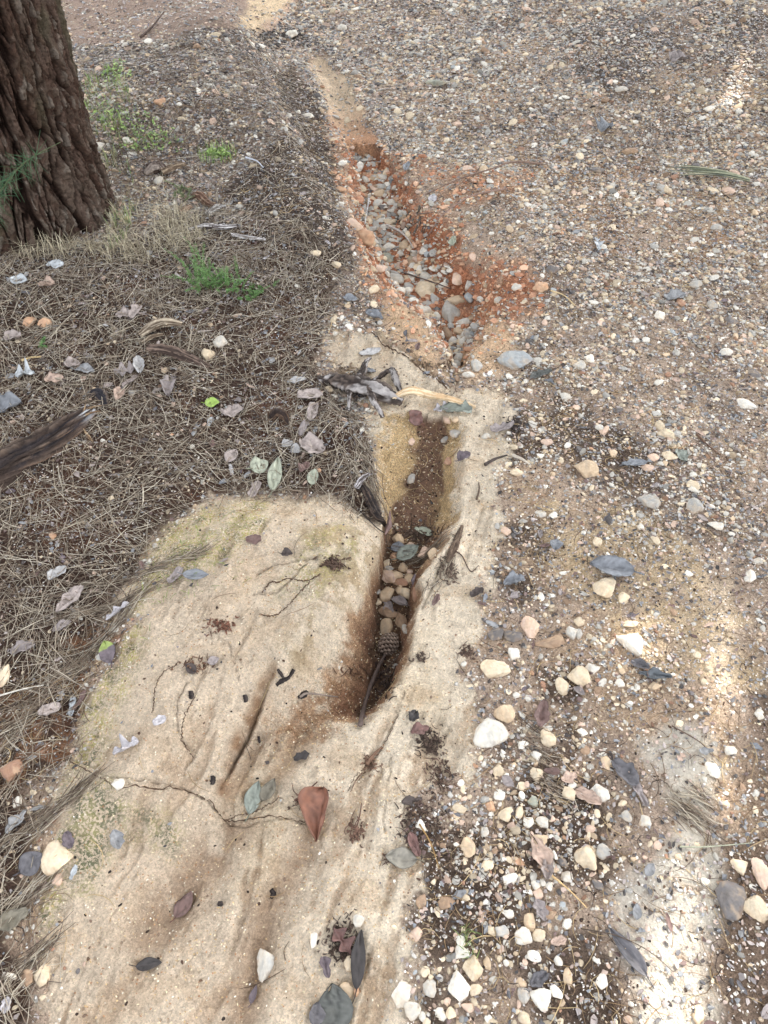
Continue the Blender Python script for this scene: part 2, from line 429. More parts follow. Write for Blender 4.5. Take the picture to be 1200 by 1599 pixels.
# ------------------------------------------------------------------ materials
def mat_base(name):
    m = bpy.data.materials.new(name); m.use_nodes = True
    nt = m.node_tree; nt.nodes.clear()
    out = nt.nodes.new('ShaderNodeOutputMaterial'); b = nt.nodes.new('ShaderNodeBsdfPrincipled')
    nt.links.new(b.outputs[0], out.inputs[0])
    return m, nt, b
def N(nt, t, **k):
    n = nt.nodes.new(t)
    for a, v in k.items():
        if a.startswith('i_'): n.inputs[a[2:]].default_value = v
        else: setattr(n, a, v)
    return n
def math_(nt, op, a, b=None, clamp=False):
    n = nt.nodes.new('ShaderNodeMath'); n.operation = op; n.use_clamp = clamp
    for i, v in enumerate((a, b)):
        if v is None: continue
        if isinstance(v, (int, float)): n.inputs[i].default_value = v
        else: nt.links.new(v, n.inputs[i])
    return n.outputs[0]
def mapr(nt, v, a, b, c, d):
    n = nt.nodes.new('ShaderNodeMapRange'); n.inputs['From Min'].default_value = a; n.inputs['From Max'].default_value = b
    n.inputs['To Min'].default_value = c; n.inputs['To Max'].default_value = d
    nt.links.new(v, n.inputs['Value']); return n.outputs['Result']
def mixn(nt, f, A, B):
    n = nt.nodes.new('ShaderNodeMix'); n.data_type = 'RGBA'
    for s, v in ((n.inputs[0], f), (n.inputs[6], A), (n.inputs[7], B)):
        if isinstance(v, (int, float)): s.default_value = v
        elif isinstance(v, (tuple, np.ndarray)): s.default_value = tuple(v) + ((1,) if len(v) == 3 else ())
        else: nt.links.new(v, s)
    return n.outputs[2]
def noise(nt, vec, scale, detail=4, rough=.55):
    n = nt.nodes.new('ShaderNodeTexNoise'); n.inputs['Scale'].default_value = scale; n.inputs['Detail'].default_value = detail
    n.inputs['Roughness'].default_value = rough
    nt.links.new(vec, n.inputs['Vector']); return n.outputs['Fac']
def scalec(nt, col, f):
    n = nt.nodes.new('ShaderNodeVectorMath'); n.operation = 'SCALE'
    nt.links.new(col, n.inputs[0]); nt.links.new(f, n.inputs['Scale']); return n.outputs[0]
def bump(nt, b, h, strength, dist):
    n = nt.nodes.new('ShaderNodeBump'); n.inputs['Strength'].default_value = strength; n.inputs['Distance'].default_value = dist
    nt.links.new(h, n.inputs['Height']); nt.links.new(n.outputs[0], b.inputs['Normal'])

def vcol_mat(name, rough=.85, ns=60, amt=.25, bs=.4, bd=.002, spec=.3, fleck=0.0, ns2=None):
    m, nt, b = mat_base(name)
    at = N(nt, 'ShaderNodeAttribute', attribute_name='Col')
    tc = N(nt, 'ShaderNodeTexCoord')
    nf = noise(nt, tc.outputs['Object'], ns, 6, .6)
    c = scalec(nt, at.outputs['Color'], mapr(nt, nf, .25, .75, 1 - amt, 1 + amt))
    if fleck:
        nf2 = noise(nt, tc.outputs['Object'], ns * .35, 3, .6)
        c = mixn(nt, mapr(nt, nf2, .55, .7, 0, fleck), c, lin(120, 92, 66))
    nt.links.new(c, b.inputs['Base Color'])
    b.inputs['Roughness'].default_value = rough; b.inputs['Specular IOR Level'].default_value = spec
    bump(nt, b, noise(nt, tc.outputs['Object'], ns2 or ns * 2, 6, .65), bs, bd)
    return m

def ground_mat():
    m, nt, b = mat_base('soil')
    at = N(nt, 'ShaderNodeAttribute', attribute_name='Col'); mw = N(nt, 'ShaderNodeAttribute', attribute_name='Mix')
    tc = N(nt, 'ShaderNodeTexCoord'); P = tc.outputs['Object']
    sep = N(nt, 'ShaderNodeSeparateColor'); nt.links.new(mw.outputs['Color'], sep.inputs[0])
    grit = at.outputs['Alpha']
    c = at.outputs['Color']
    # grains at three sizes
    for sc, lo, hi in ((900, .80, 1.16), (330, .76, 1.22)):
        v = N(nt, 'ShaderNodeTexVoronoi'); v.inputs['Scale'].default_value = sc; nt.links.new(P, v.inputs['Vector'])
        s = N(nt, 'ShaderNodeSeparateColor'); nt.links.new(v.outputs['Color'], s.inputs[0])
        f = mapr(nt, s.outputs[0], 0, 1, lo, hi)
        one = math_(nt, 'SUBTRACT', f, 1.0); one = math_(nt, 'MULTIPLY', one, math_(nt, 'ADD', math_(nt, 'MULTIPLY', grit, 1.1), .35)); f = math_(nt, 'ADD', one, 1.0)
        c = scalec(nt, c, f)
    v = N(nt, 'ShaderNodeTexVoronoi'); v.inputs['Scale'].default_value = 140; nt.links.new(P, v.inputs['Vector'])
    s = N(nt, 'ShaderNodeSeparateColor'); nt.links.new(v.outputs['Color'], s.inputs[0])
    pick = math_(nt, 'GREATER_THAN', s.outputs[1], .88)
    rad = math_(nt, 'LESS_THAN', v.outputs['Distance'], mapr(nt, s.outputs[2], 0, 1, .12, .42))
    pick = math_(nt, 'MULTIPLY', pick, rad)
    c = mixn(nt, math_(nt, 'MULTIPLY', pick, .4), c, lin(226, 214, 186))
    # dark plant crumbs
    nd = noise(nt, P, 260, 3, .6); nd2 = noise(nt, P, 14, 3, .6)
    dk = math_(nt, 'MULTIPLY', mapr(nt, nd, .66, .71, 0, 1), mapr(nt, nd2, .42, .62, .15, 1))
    c = mixn(nt, math_(nt, 'MULTIPLY', dk, .75), c, lin(70, 54, 42))
    # broad tone
    c = scalec(nt, c, mapr(nt, noise(nt, P, 5, 5, .6), .3, .7, .90, 1.10))
    c = scalec(nt, c, mapr(nt, noise(nt, P, 60, 5, .6), .3, .7, .86, 1.14))
    vp = N(nt, 'ShaderNodeTexVoronoi'); vp.inputs['Scale'].default_value = 75; nt.links.new(P, vp.inputs['Vector'])
    sp = N(nt, 'ShaderNodeSeparateColor'); nt.links.new(vp.outputs['Color'], sp.inputs[0])
    pit = math_(nt, 'MULTIPLY', math_(nt, 'GREATER_THAN', sp.outputs[0], .70), mapr(nt, vp.outputs['Distance'], .10, .26, 1, 0), True)
    c = mixn(nt, math_(nt, 'MULTIPLY', pit, .35), c, lin(150, 120, 90))
    # moss and pale lichen
    n1 = noise(nt, P, 16, 4, .65); n2 = noise(nt, P, 190, 3, .6); n3 = noise(nt, P, 28, 3, .6)
    mo = math_(nt, 'MULTIPLY', sep.outputs[0], mapr(nt, n1, .34, .56, .15, 1)); mo = math_(nt, 'MULTIPLY', mo, mapr(nt, n2, .47, .53, .12, 1), True)
    mc = mixn(nt, math_(nt, 'ADD', mapr(nt, n3, .45, .62, 0, 1), math_(nt, 'MULTIPLY', sep.outputs[2], .6), True), lin(184, 174, 104), lin(100, 106, 78))
    c = mixn(nt, math_(nt, 'MULTIPLY', mo, .9), c, mc)
    wf = math_(nt, 'MULTIPLY', sep.outputs[1], mapr(nt, noise(nt, P, 24, 6, .7), .34, .50, 0, 1))
    c = mixn(nt, math_(nt, 'MULTIPLY', wf, .85), c, lin(222, 214, 198))
    nt.links.new(c, b.inputs['Base Color']); b.inputs['Roughness'].default_value = .92; b.inputs['Specular IOR Level'].default_value = .2
    h = math_(nt, 'ADD', noise(nt, P, 120, 8, .7), math_(nt, 'MULTIPLY', v.outputs['Distance'], -.35))
    h = math_(nt, 'ADD', h, math_(nt, 'MULTIPLY', noise(nt, P, 600, 3, .6), .35))
    h = math_(nt, 'ADD', h, math_(nt, 'MULTIPLY', noise(nt, P, 38, 5, .7), 1.3))
    h = math_(nt, 'SUBTRACT', h, math_(nt, 'MULTIPLY', pit, .5))
    bump(nt, b, h, 1.0, .014)
    return m

M_SOIL = ground_mat()
M_STONE = vcol_mat('limestone', .85, 70, .22, .5, .003, .3, .45)
M_GRAVEL = vcol_mat('gravel', .88, 130, .2, .35, .002, .25)
M_LEAF = vcol_mat('dry_leaf', .6, 90, .22, .45, .0015, .4)
M_NEEDLE = vcol_mat('dry_needles', .8, 40, .2, .0, .001, .3)
M_TWIG = vcol_mat('twig_bark', .85, 110, .35, .6, .002, .25)
M_WOOD = vcol_mat('weathered_wood', .85, 45, .35, .7, .004, .25)
M_GREEN = vcol_mat('green_foliage', .6, 60, .25, .1, .001, .35)
M_CONE = vcol_mat('cone_scales', .8, 200, .3, .4, .001, .2)

# ------------------------------------------------------------------ ground sheet
def build_ground():
    rows = []
    for v in np.linspace(1760, -40, 900):
        a, b, c = ray(600, v); t = CAMH / -c
        rows.append(float(b * t))
    y0, y1 = rows[0], rows[-1]
    lead = [y0 - s for s in (.04 * 1.35 ** k for k in range(22))][::-1]
    lead = [y0 - (1.3 ** k - 1) * .02 for k in range(1, 22)][::-1]
    tail = [y1 + (1.18 ** k - 1) * .2 for k in range(1, 38)]
    ys = np.array(lead + rows + tail)
    s = np.linspace(-1.25, 1.25, 640)
    ext = np.array([1.25 + (1.28 ** k - 1) * .03 for k in range(1, 30)])
    s = np.concatenate([-ext[::-1], s, ext])
    hw = .516 * (np.clip(ys, 0, None) * CP + CAMH * SP)
    X = s[None, :] * hw[:, None]; Y = np.repeat(ys[:, None], len(s), 1)
    x, y = X.ravel(), Y.ravel()
    z, ta, tb, dc, dd, mat = H(x, y, True)
    M = zones(x, y)
    # crumbly relief, finer than the terrain function
    r = (1 - M['sand']) * (1 - .5 * M['chan'])
    f1, f2, _ = voro(x * 55, y * 55, 5)
    z = z + r * .0035 * np.clip(.5 - f1, 0, 1)
    f1, f2, _ = voro(x * 30, y * 30, 9)
    z = z + (M['red'] * .012 + M['redcore'] * .012) * np.clip(.55 - f1, 0, 1) * (1 - M['chan'])
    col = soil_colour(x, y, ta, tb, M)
    grit = np.clip(.35 + .5 * (1 - M['sand']) + .8 * np.clip(ta * (1 - ta) * 4, 0, 1), 0, 1)
    A = np.concatenate([col, grit[:, None]], 1)
    mw = np.stack([np.clip((M['moss1'] + .7 * M['moss2'] + M['moss3']) * M['sand'], 0, 1), M['white'], M['moss3'], 0 * x + 1], 1)
    nr, nc = len(ys), len(s)
    idx = np.arange(nr * nc).reshape(nr, nc)
    F = np.stack([idx[:-1, :-1], idx[:-1, 1:], idx[1:, 1:], idx[1:, :-1]], -1).reshape(-1, 4)
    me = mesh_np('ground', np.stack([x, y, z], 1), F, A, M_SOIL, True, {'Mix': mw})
    o = link('ground', me); tag(o, kind='structure')
    return o
build_ground()

# ------------------------------------------------------------------ shapes: stones
def ico(sub):
    t = (1 + 5 ** .5) / 2
    V = [(-1, t, 0), (1, t, 0), (-1, -t, 0), (1, -t, 0), (0, -1, t), (0, 1, t), (0, -1, -t), (0, 1, -t), (t, 0, -1), (t, 0, 1), (-t, 0, -1), (-t, 0, 1)]
    F = [(0, 11, 5), (0, 5, 1), (0, 1, 7), (0, 7, 10), (0, 10, 11), (1, 5, 9), (5, 11, 4), (11, 10, 2), (10, 7, 6), (7, 1, 8), (3, 9, 4), (3, 4, 2), (3, 2, 6), (3, 6, 8), (3, 8, 9), (4, 9, 5), (2, 4, 11), (6, 2, 10), (8, 6, 7), (9, 8, 1)]
    V = [np.array(v, float) / np.linalg.norm(v) for v in V]
    for _ in range(sub):
        cache = {}; G = []
        def mid(a, b):
            k = (min(a, b), max(a, b))
            if k not in cache:
                m = V[a] + V[b]; V.append(m / np.linalg.norm(m)); cache[k] = len(V) - 1
            return cache[k]
        for a, b, c in F:
            ab, bc, ca = mid(a, b), mid(b, c), mid(c, a)
            G += [(a, ab, ca), (b, bc, ab), (c, ca, bc), (ab, bc, ca)]
        F = G
    return np.array(V), np.array(F)
ICO = {k: ico(k) for k in (0, 1, 2, 3, 4)}

def stone_verts(sub, rng, angular=12, k=13, bumpy=.03):
    D, F = ICO[sub]
    n = rng.normal(size=(k, 3)); n /= np.linalg.norm(n, axis=1)[:, None]
    d = rng.uniform(.62, 1.0, k)
    dots = np.clip(D @ n.T, 0, None) / d[None, :]
    r = 1 / np.maximum((dots ** angular).sum(1) ** (1 / angular), .55)
    r = np.minimum(r, 1.25)
    if bumpy:
        r = r * (1 + bumpy * fbm(D[:, 0] * 2 + D[:, 2], D[:, 1] * 2 - D[:, 2] * 1.3, 2.2, 3, int(rng.integers(9999))))
    V = D * r[:, None]
    V = V - (V.max(0) + V.min(0)) / 2
    return V / ((V.max(0) - V.min(0)) / 2), F      # unit box half extents

PAL = {'white': (212, 206, 193), 'cream': (204, 187, 160), 'tan': (192, 170, 142), 'pink': (198, 172, 152), 'grey': (166, 162, 154),
       'blue grey': (156, 159, 158), 'pale grey': (192, 186, 174), 'orange': (186, 148, 118), 'brown': (146, 122, 100), 'dark grey': (108, 103, 100), 'rust brown': (154, 120, 98), 'grey green': (150, 151, 136)}

# ------------------------------------------------------------------ gravel zones (density per m2)
def scatter(n, rng, ymax=6.6, ymin=0.02, spread=1.2):
    """plan positions: density evens out over distance a little"""
    y = ymin + (ymax - ymin) * rng.random(n)
    hw = .516 * (y * CP + CAMH * SP) * spread
    keep = rng.random(n) < hw / (.516 * (ymax * CP + CAMH * SP) * spread)
    y = y[keep]; hw = hw[keep]
    return (rng.random(len(y)) * 2 - 1) * hw, y

STONES = []       # dict(x, y, z, lx, ly, lz, rot, colour, px size, label)
# ------------------------------------------------------------------ hero stones: px, py, w, h, colour, label
S = [
 (767, 1147, 54, 48, 'white', 'large flat bluish white stone with blunt corners where the sand meets the gravel'),
 (985, 1010, 38, 34, 'white', 'bright white rounded stone lit by sun on the right hand gravel'),
 (943, 920, 34, 36, 'cream', 'blocky cream stone just below the blue grey leaf on the right'),
 (828, 981, 30, 34, 'pink', 'upright pinkish rounded stone beside two small purple grey stones'),
 (859, 1004, 50, 20, 'brown', 'long brown brick shaped stone right of the upright pinkish stone'),
 (773, 1046, 46, 32, 'cream', 'half buried cream stone at the sand edge above the large white stone'),
 (801, 994, 30, 22, 'dark grey', 'purple grey triangular stone left of the upright pinkish stone'),
 (773, 993, 24, 24, 'dark grey', 'dark purple grey wedge stone nearest the sand left of the pinkish stone'),
 (803, 1022, 20, 20, 'white', 'small white angular stone below the purple grey triangular stone'),
 (788, 1117, 34, 26, 'tan', 'tan stone touching the top right of the large flat white stone'),
 (903, 1058, 34, 30, 'cream', 'pale cream rounded stone below the brick shaped brown stone'),
 (926, 1045, 26, 18, 'pale grey', 'flat pale stone tucked behind the cream rounded stone'),
 (878, 1074, 22, 28, 'cream', 'tilted cream stone left of the pale cream rounded stone'),
 (856, 1153, 24, 28, 'cream', 'cream stone standing clear right of the large flat white stone'),
 (910, 1144, 18, 14, 'white', 'small white oval stone right of the clear standing cream stone'),
 (968, 1067, 14, 14, 'white', 'small white pebble left of the blue black curled leaf'),
 (893, 990, 20, 20, 'pale grey', 'grey white stone right of the brown brick shaped stone'),
 (903, 990, 16, 18, 'grey', 'grey pebble beside the grey white stone on the gravel'),
 (904, 972, 16, 14, 'cream', 'small cream pebble below the blocky cream stone'),
 (984, 975, 24, 12, 'cream', 'flat cream stone above the bright sunlit white stone'),
 (974, 934, 18, 20, 'cream', 'pointed cream stone right of the blocky cream stone'),
 (804, 567, 54, 32, 'blue grey', 'large blue grey stone on the bank where the sand begins on the right'),
 (705, 492, 30, 38, 'grey', 'large rough grey stone at the tip of the rubble in the upper gully'),
 (664, 455, 34, 28, 'cream', 'blocky cream stone in the rubble of the upper gully'),
 (697, 522, 20, 20, 'brown', 'dark brown wet stone wedged below the large rough grey stone'),
 (679, 468, 14, 24, 'grey', 'narrow grey stone standing between the cream and tan rubble stones'),
 (712, 471, 34, 18, 'tan', 'flat tan stone resting above the large rough grey stone'),
 (734, 467, 18, 24, 'blue grey', 'blue grey stone at the right end of the gully rubble'),
 (716, 438, 20, 26, 'pink', 'rounded pinkish stone on the red soil above the gully rubble'),
 (781, 472, 16, 16, 'pale grey', 'pale grey pebble on the red soil right of the gully rubble'),
 (808, 450, 20, 14, 'pale grey', 'pale flat pebble on the right edge of the red soil'),
 (642, 467, 16, 14, 'blue grey', 'small blue grey stone left of the blocky cream rubble stone'),
 (665, 478, 20, 14, 'grey', 'small grey stone under the blocky cream rubble stone'),
 (674, 497, 16, 14, 'cream', 'small cream stone left of the large rough grey stone'),
 (683, 495, 12, 14, 'white', 'small white stone touching the left of the large rough grey stone'),
 (712, 572, 16, 22, 'grey', 'grey stone lodged in the sandy notch below the rubble'),
 (714, 591, 9, 13, 'brown', 'small brown stone at the very bottom of the sandy notch'),
 (745, 572, 18, 22, 'grey', 'grey stone stuck in the sandy wall right of the notch'),
 (915, 735, 38, 28, 'tan', 'large tan faceted stone alone on the dark ground to the right'),
 (854, 691, 20, 12, 'pink', 'pink oval stone on the gravel above the tan faceted stone'),
 (1011, 732, 22, 12, 'pink', 'pinkish oblong stone right of the tan faceted stone'),
 (1046, 714, 24, 14, 'cream', 'cream oval stone beside the green leaf shred on the right'),
 (1020, 716, 20, 14, 'pink', 'pinkish flat stone left of the cream oval stone'),
 (957, 710, 14, 14, 'tan', 'small tan pebble above right of the tan faceted stone'),
 (712, 678, 18, 17, 'grey', 'dark grey angular stone on the damp trough floor'),
 (696, 687, 15, 14, 'grey', 'round grey stone left of the dark grey angular stone'),
 (642, 690, 13, 14, 'pink', 'small pink stone in the middle of the damp trough'),
 (642, 747, 14, 22, 'grey', 'upright grey green stone lower in the damp trough'),
 (699, 657, 14, 14, 'pink', 'pale pink pebble below the white lichen at the trough head'),
 (711, 656, 12, 12, 'tan', 'tan pebble right of the pale pink pebble at the trough head'),
 (702, 721, 18, 12, 'rust brown', 'rust brown stone on the right side of the damp trough'),
 (759, 682, 16, 13, 'pale grey', 'pale stone on the sand right of the damp trough'),
 (90, 1338, 48, 50, 'cream', 'large cream and pink stone lying in the needles at lower left'),
 (20, 1205, 38, 32, 'rust brown', 'rusty pinkish stone at the left edge of the picture'),
 (91, 1374, 17, 17, 'pink', 'small pink stone just below the large cream and pink stone'),
 (418, 1508, 34, 44, 'pale grey', 'whitish stone with a brown side alone on the sand near the bottom'),
 (560, 1439, 18, 18, 'pale grey', 'round pale grey pebble at the top of the leaf filled hollow'),
 (490, 1468, 12, 24, 'white', 'thin white stone left of the leaf filled hollow'),
 (546, 1504, 18, 24, 'cream', 'cream stone lying on the leaves in the hollow'),
 (541, 1549, 26, 26, 'tan', 'tan stone beside the large dark leaf at the bottom of the hollow'),
 (557, 1548, 9, 16, 'orange', 'small orange pebble right of the tan stone in the hollow'),
 (7, 1058, 22, 34, 'cream', 'cream stone cut by the left edge above the rusty one'),
 (67, 1523, 26, 30, 'cream', 'whitish stone in the needles at the bottom left corner'),
 (14, 1527, 26, 14, 'white', 'flat white stone at the bottom left edge'),
 (42, 1530, 22, 26, 'brown', 'brownish pebble between the two bottom left white stones'),
 (185, 1225, 20, 18, 'white', 'white lump lying at the left end of the long crack'),
 (28, 1254, 14, 18, 'pale grey', 'small pale stone below the rusty stone at the left edge'),
 (738, 1512, 32, 36, 'cream', 'smooth cream rounded stone highest of the cluster at bottom centre'),
 (716, 1541, 34, 42, 'white', 'lemon white angular stone left of the smooth cream rounded stone'),
 (628, 1552, 34, 36, 'pale grey', 'pale grey angular stone at the foot of the sand'),
 (671, 1543, 22, 26, 'pale grey', 'grey white three sided stone right of the pale grey angular stone'),
 (645, 1579, 26, 26, 'pale grey', 'whitish stone under the pale grey angular stone'),
 (743, 1547, 22, 18, 'cream', 'small cream stone right of the lemon white angular stone'),
 (705, 1582, 18, 18, 'cream', 'cream stone at the bottom edge below the lemon white stone'),
 (761, 1505, 14, 20, 'tan', 'tan pebble touching the right of the smooth cream rounded stone'),
 (719, 1471, 15, 17, 'white', 'small white pebble above the smooth cream rounded stone'),
 (664, 1518, 15, 15, 'cream', 'tan cream pebble above the grey white three sided stone'),
 (688, 1584, 16, 20, 'white', 'small white stone at the bottom edge between bigger pale stones'),
 (915, 1337, 36, 36, 'cream', 'cream stone with a brown vein beside a dark grey pebble'),
 (942, 1331, 24, 22, 'grey', 'grey pebble touching the cream stone with a brown vein'),
 (935, 1239, 32, 28, 'white', 'white rounded stone on top of a tan leaf'),
 (887, 1240, 20, 22, 'cream', 'cream pebble in the gravel left of the white rounded stone'),
 (789, 1273, 24, 22, 'cream', 'rounded cream stone below the large flat white stone'),
 (811, 1269, 14, 18, 'cream', 'narrow cream pebble right of the rounded cream stone'),
 (765, 1260, 15, 15, 'orange', 'orange tan pebble left of the rounded cream stone'),
 (832, 1253, 18, 17, 'grey green', 'pale greenish stone right of the narrow cream pebble'),
 (846, 1284, 20, 17, 'pale grey', 'grey white pointed stone below the pale greenish stone'),
 (757, 1300, 14, 16, 'pale grey', 'grey white pebble below the orange tan pebble'),
 (838, 1211, 20, 22, 'cream', 'cream pebble below the tuft of brown needles on the gravel'),
 (978, 1276, 18, 18, 'grey', 'grey pebble left of the white lichen strip'),
 (1007, 1282, 18, 18, 'pale grey', 'pale pebble at the edge of the white lichen strip'),
 (1113, 1204, 18, 26, 'white', 'tall white pebble in the sunlit strip'),
 (1154, 1355, 26, 22, 'cream', 'cream oval stone right of the sunlit strip'),
 (1181, 1420, 42, 36, 'cream', 'large pinkish cream stone at the right edge touching a slate'),
 (1143, 1407, 46, 50, 'dark grey', 'dark green slate with orange spots beside the large pinkish cream stone'),
 (1190, 1365, 26, 44, 'pink', 'orange pink stone cut by the right edge'),
 (1090, 1585, 18, 26, 'tan', 'tan stone at the bottom edge right of the sunlit strip'),
 (816, 1462, 26, 24, 'white', 'white faceted stone in the pebble cluster right of the grass tuft'),
 (842, 1461, 22, 18, 'cream', 'cream flat stone right of the white faceted stone'),
 (827, 1440, 18, 26, 'tan', 'tan stone above the white faceted stone'),
 (793, 1427, 20, 14, 'white', 'flat white stone left above the white faceted stone'),
 (768, 1454, 18, 16, 'cream', 'cream pebble between the grass tuft and the white faceted stone'),
 (886, 1443, 18, 16, 'white', 'small white pebble right of the cream flat stone'),
 (845, 1562, 34, 30, 'white', 'white stone with a grey shadowed side near the bottom edge'),
 (818, 1590, 20, 18, 'cream', 'cream stone at the bottom edge under the white one'),
 (818, 1555, 20, 22, 'grey', 'grey stone left of the white stone near the bottom edge'),
 (886, 1526, 16, 26, 'tan', 'tan leaning stone right of the white stone near the bottom edge'),
 (872, 1501, 14, 14, 'white', 'small white pebble above the tan leaning stone'),
 (837, 1383, 16, 16, 'white', 'white pebble below the curled tan leaf'),
 (859, 1385, 14, 14, 'white', 'small white pebble right of the white one below the tan leaf'),
 (840, 1397, 16, 18, 'pink', 'pink pebble below the white pebble under the tan leaf'),
 (887, 1369, 22, 18, 'pale grey', 'pale angular stone right of the curled tan leaf'),
 (1102, 1378, 14, 12, 'white', 'little white pebble on the right rim of the sunlit strip'),
 (1141, 1173, 20, 14, 'pale grey', 'grey white pebble upper right of the sunlit strip'),
 (1166, 632, 32, 16, 'white', 'white wedge stone near the right edge'),
 (1133, 552, 22, 14, 'pale grey', 'grey white rounded stone upslope near the right edge'),
 (1117, 823, 26, 14, 'pale grey', 'pale oblong stone near the right edge'),
 (1013, 785, 36, 26, 'grey', 'flat grey tan slab half sunk in the pale soil'),
 (1086, 792, 34, 22, 'grey', 'round grey slab right of the half sunk grey tan slab'),
 (1000, 823, 12, 12, 'white', 'small cube like white pebble below the half sunk slab'),
 (845, 803, 18, 12, 'pale grey', 'pale pebble on the right of the sand ridge'),
 (865, 806, 16, 11, 'white', 'white pebble right of the pale pebble near the sand ridge'),
 (807, 739, 22, 12, 'cream', 'cream stone jutting from the right sand edge'),
 (932, 847, 16, 18, 'cream', 'squarish cream pebble above the blue grey leaf'),
 (605, 980, 22, 25, 'tan', 'rounded tan brown stone just above the pine cone'),
 (627, 970, 20, 26, 'brown', 'brown stone right of the rounded tan brown one in the slot'),
 (612, 958, 42, 18, 'brown', 'long brown stone across the slot above the rounded tan brown one'),
 (591, 940, 13, 12, 'cream', 'small cream stone against the left wall of the slot'),
 (604, 928, 22, 24, 'tan', 'tan stone on the left of the slot below the pink stone'),
 (625, 922, 15, 15, 'tan', 'small tan stone in the middle of the slot'),
 (634, 929, 22, 18, 'cream', 'bright cream pointed stone in the middle of the slot'),
 (650, 929, 14, 22, 'rust brown', 'rust brown stone against the right wall of the slot'),
 (640, 905, 18, 17, 'tan', 'tan stone above the bright cream pointed stone'),
 (620, 897, 20, 16, 'tan', 'tan stone right of the pink stone in the slot'),
 (630, 887, 16, 14, 'tan', 'smaller tan stone above the pair of tan stones in the slot'),
 (607, 900, 32, 22, 'pink', 'salmon pink wedge stone on the left of the slot'),
 (626, 910, 24, 12, 'rust brown', 'reddish brown stone under the tan pair in the slot'),
 (616, 870, 12, 16, 'orange', 'small orange pink stone left of the grey green leaf in the slot'),
 (604, 879, 10, 15, 'cream', 'little cream stone against the left wall near the slot top'),
 (622, 844, 18, 16, 'tan', 'tan stone at the top of the slot above the blue grey leaf'),
 (638, 855, 18, 14, 'pink', 'pale pink stone behind the grey green leaf in the slot'),
 (662, 863, 20, 20, 'pink', 'tan pink stone right of the grey green leaf in the slot'),
 (678, 868, 20, 24, 'tan', 'tan lump at the right lip of the slot'),
 (608, 889, 15, 9, 'grey', 'flat grey stone above the salmon pink wedge'),
 (640, 893, 10, 9, 'pink', 'tiny pink stone above the upper right tan stone of the slot'),
 (634, 984, 13, 19, 'grey', 'grey stone at the lower right end of the slot rubble'),
 (590, 925, 10, 9, 'grey', 'tiny grey stone on the left wall of the slot'),
 (617, 1040, 9, 9, 'grey', 'small grey pebble below right of the pine cone'),
 (480, 183, 22, 9, 'white', 'bright white stone beside the dark band left of the sandy channel'),
 (465, 177, 10, 8, 'white', 'small white stone touching the bright white one by the dark band'),
 (455, 56, 22, 15, 'white', 'white stone on the dark debris at the head of the channel'),
 (535, 47, 18, 12, 'pale grey', 'pale stone right of the white stone at the channel head'),
 (272, 133, 38, 13, 'cream', 'flat cream stone among leaves far left beyond the tree'),
 (682, 132, 34, 13, 'grey green', 'flat grey green slab on the far gravel slope'),
 (970, 142, 20, 9, 'pale grey', 'pale slab on the far slope left of the sunlit spot'),
 (1107, 172, 20, 9, 'white', 'white stone glowing in the far sunlit spot'),
 (983, 237, 26, 12, 'brown', 'brown flat stone on the far slope'),
 (1137, 300, 20, 12, 'pink', 'pink stone under the dry palm leaf'),
 (1117, 357, 18, 11, 'grey', 'grey flat stone below the dry palm leaf'),
 (561, 262, 15, 15, 'white', 'white stone at the top of the rubble filled gully'),
 (535, 257, 16, 11, 'white', 'white stone left of the topmost gully stone'),
 (556, 277, 13, 9, 'white', 'small white stone below the topmost gully stone'),
 (572, 283, 15, 11, 'pale grey', 'pale grey stone below right of the topmost gully stone'),
 (565, 296, 15, 12, 'cream', 'cream grey stone third down the gully rubble'),
 (561, 312, 12, 13, 'tan', 'mossy tan stone on the left of the gully rubble'),
 (591, 320, 18, 12, 'white', 'white stone in the middle of the gully rubble'),
 (636, 287, 8, 12, 'white', 'small upright white pebble on the right gully wall'),
 (617, 295, 12, 9, 'pale grey', 'small pale pebble right of the gully rubble'),
 (551, 353, 30, 18, 'pink', 'pale pink lump on the left bank of the gully'),
 (568, 374, 34, 26, 'orange', 'orange crumbly lump under the pale pink one'),
 (532, 297, 17, 8, 'orange', 'flat orange stone on the left gully bank'),
 (525, 415, 16, 9, 'cream', 'cream oval pebble on the needle slope left of the gully'),
 (491, 397, 22, 10, 'cream', 'flat cream stone on the needle slope left of the gully'),
 (603, 407, 24, 18, 'grey green', 'grey green rounded stone below the hole in the gully'),
 (625, 397, 13, 12, 'pale grey', 'pale stone below the white twig in the gully'),
 (591, 421, 28, 13, 'pink', 'whitish pink slab under the grey green rounded stone'),
 (617, 440, 28, 18, 'pale grey', 'grey white block left above the cream rubble stone'),
 (326, 556, 22, 22, 'cream', 'pale yellow stone by the end of the rotten wood'),
 (345, 537, 22, 18, 'pale grey', 'whitish curved stone above the pale yellow stone'),
 (46, 505, 22, 18, 'orange', 'orange tan pebble in the needles left of its twin'),
 (70, 507, 22, 16, 'orange', 'orange tan pebble in the needles right of its twin'),
 (83, 838, 13, 12, 'orange', 'small orange pebble in the needles below the log'),
 (514, 609, 14, 11, 'cream', 'pale pebble beside the exposed root'),
 (523, 620, 12, 8, 'white', 'white pebble under the exposed root'),
]

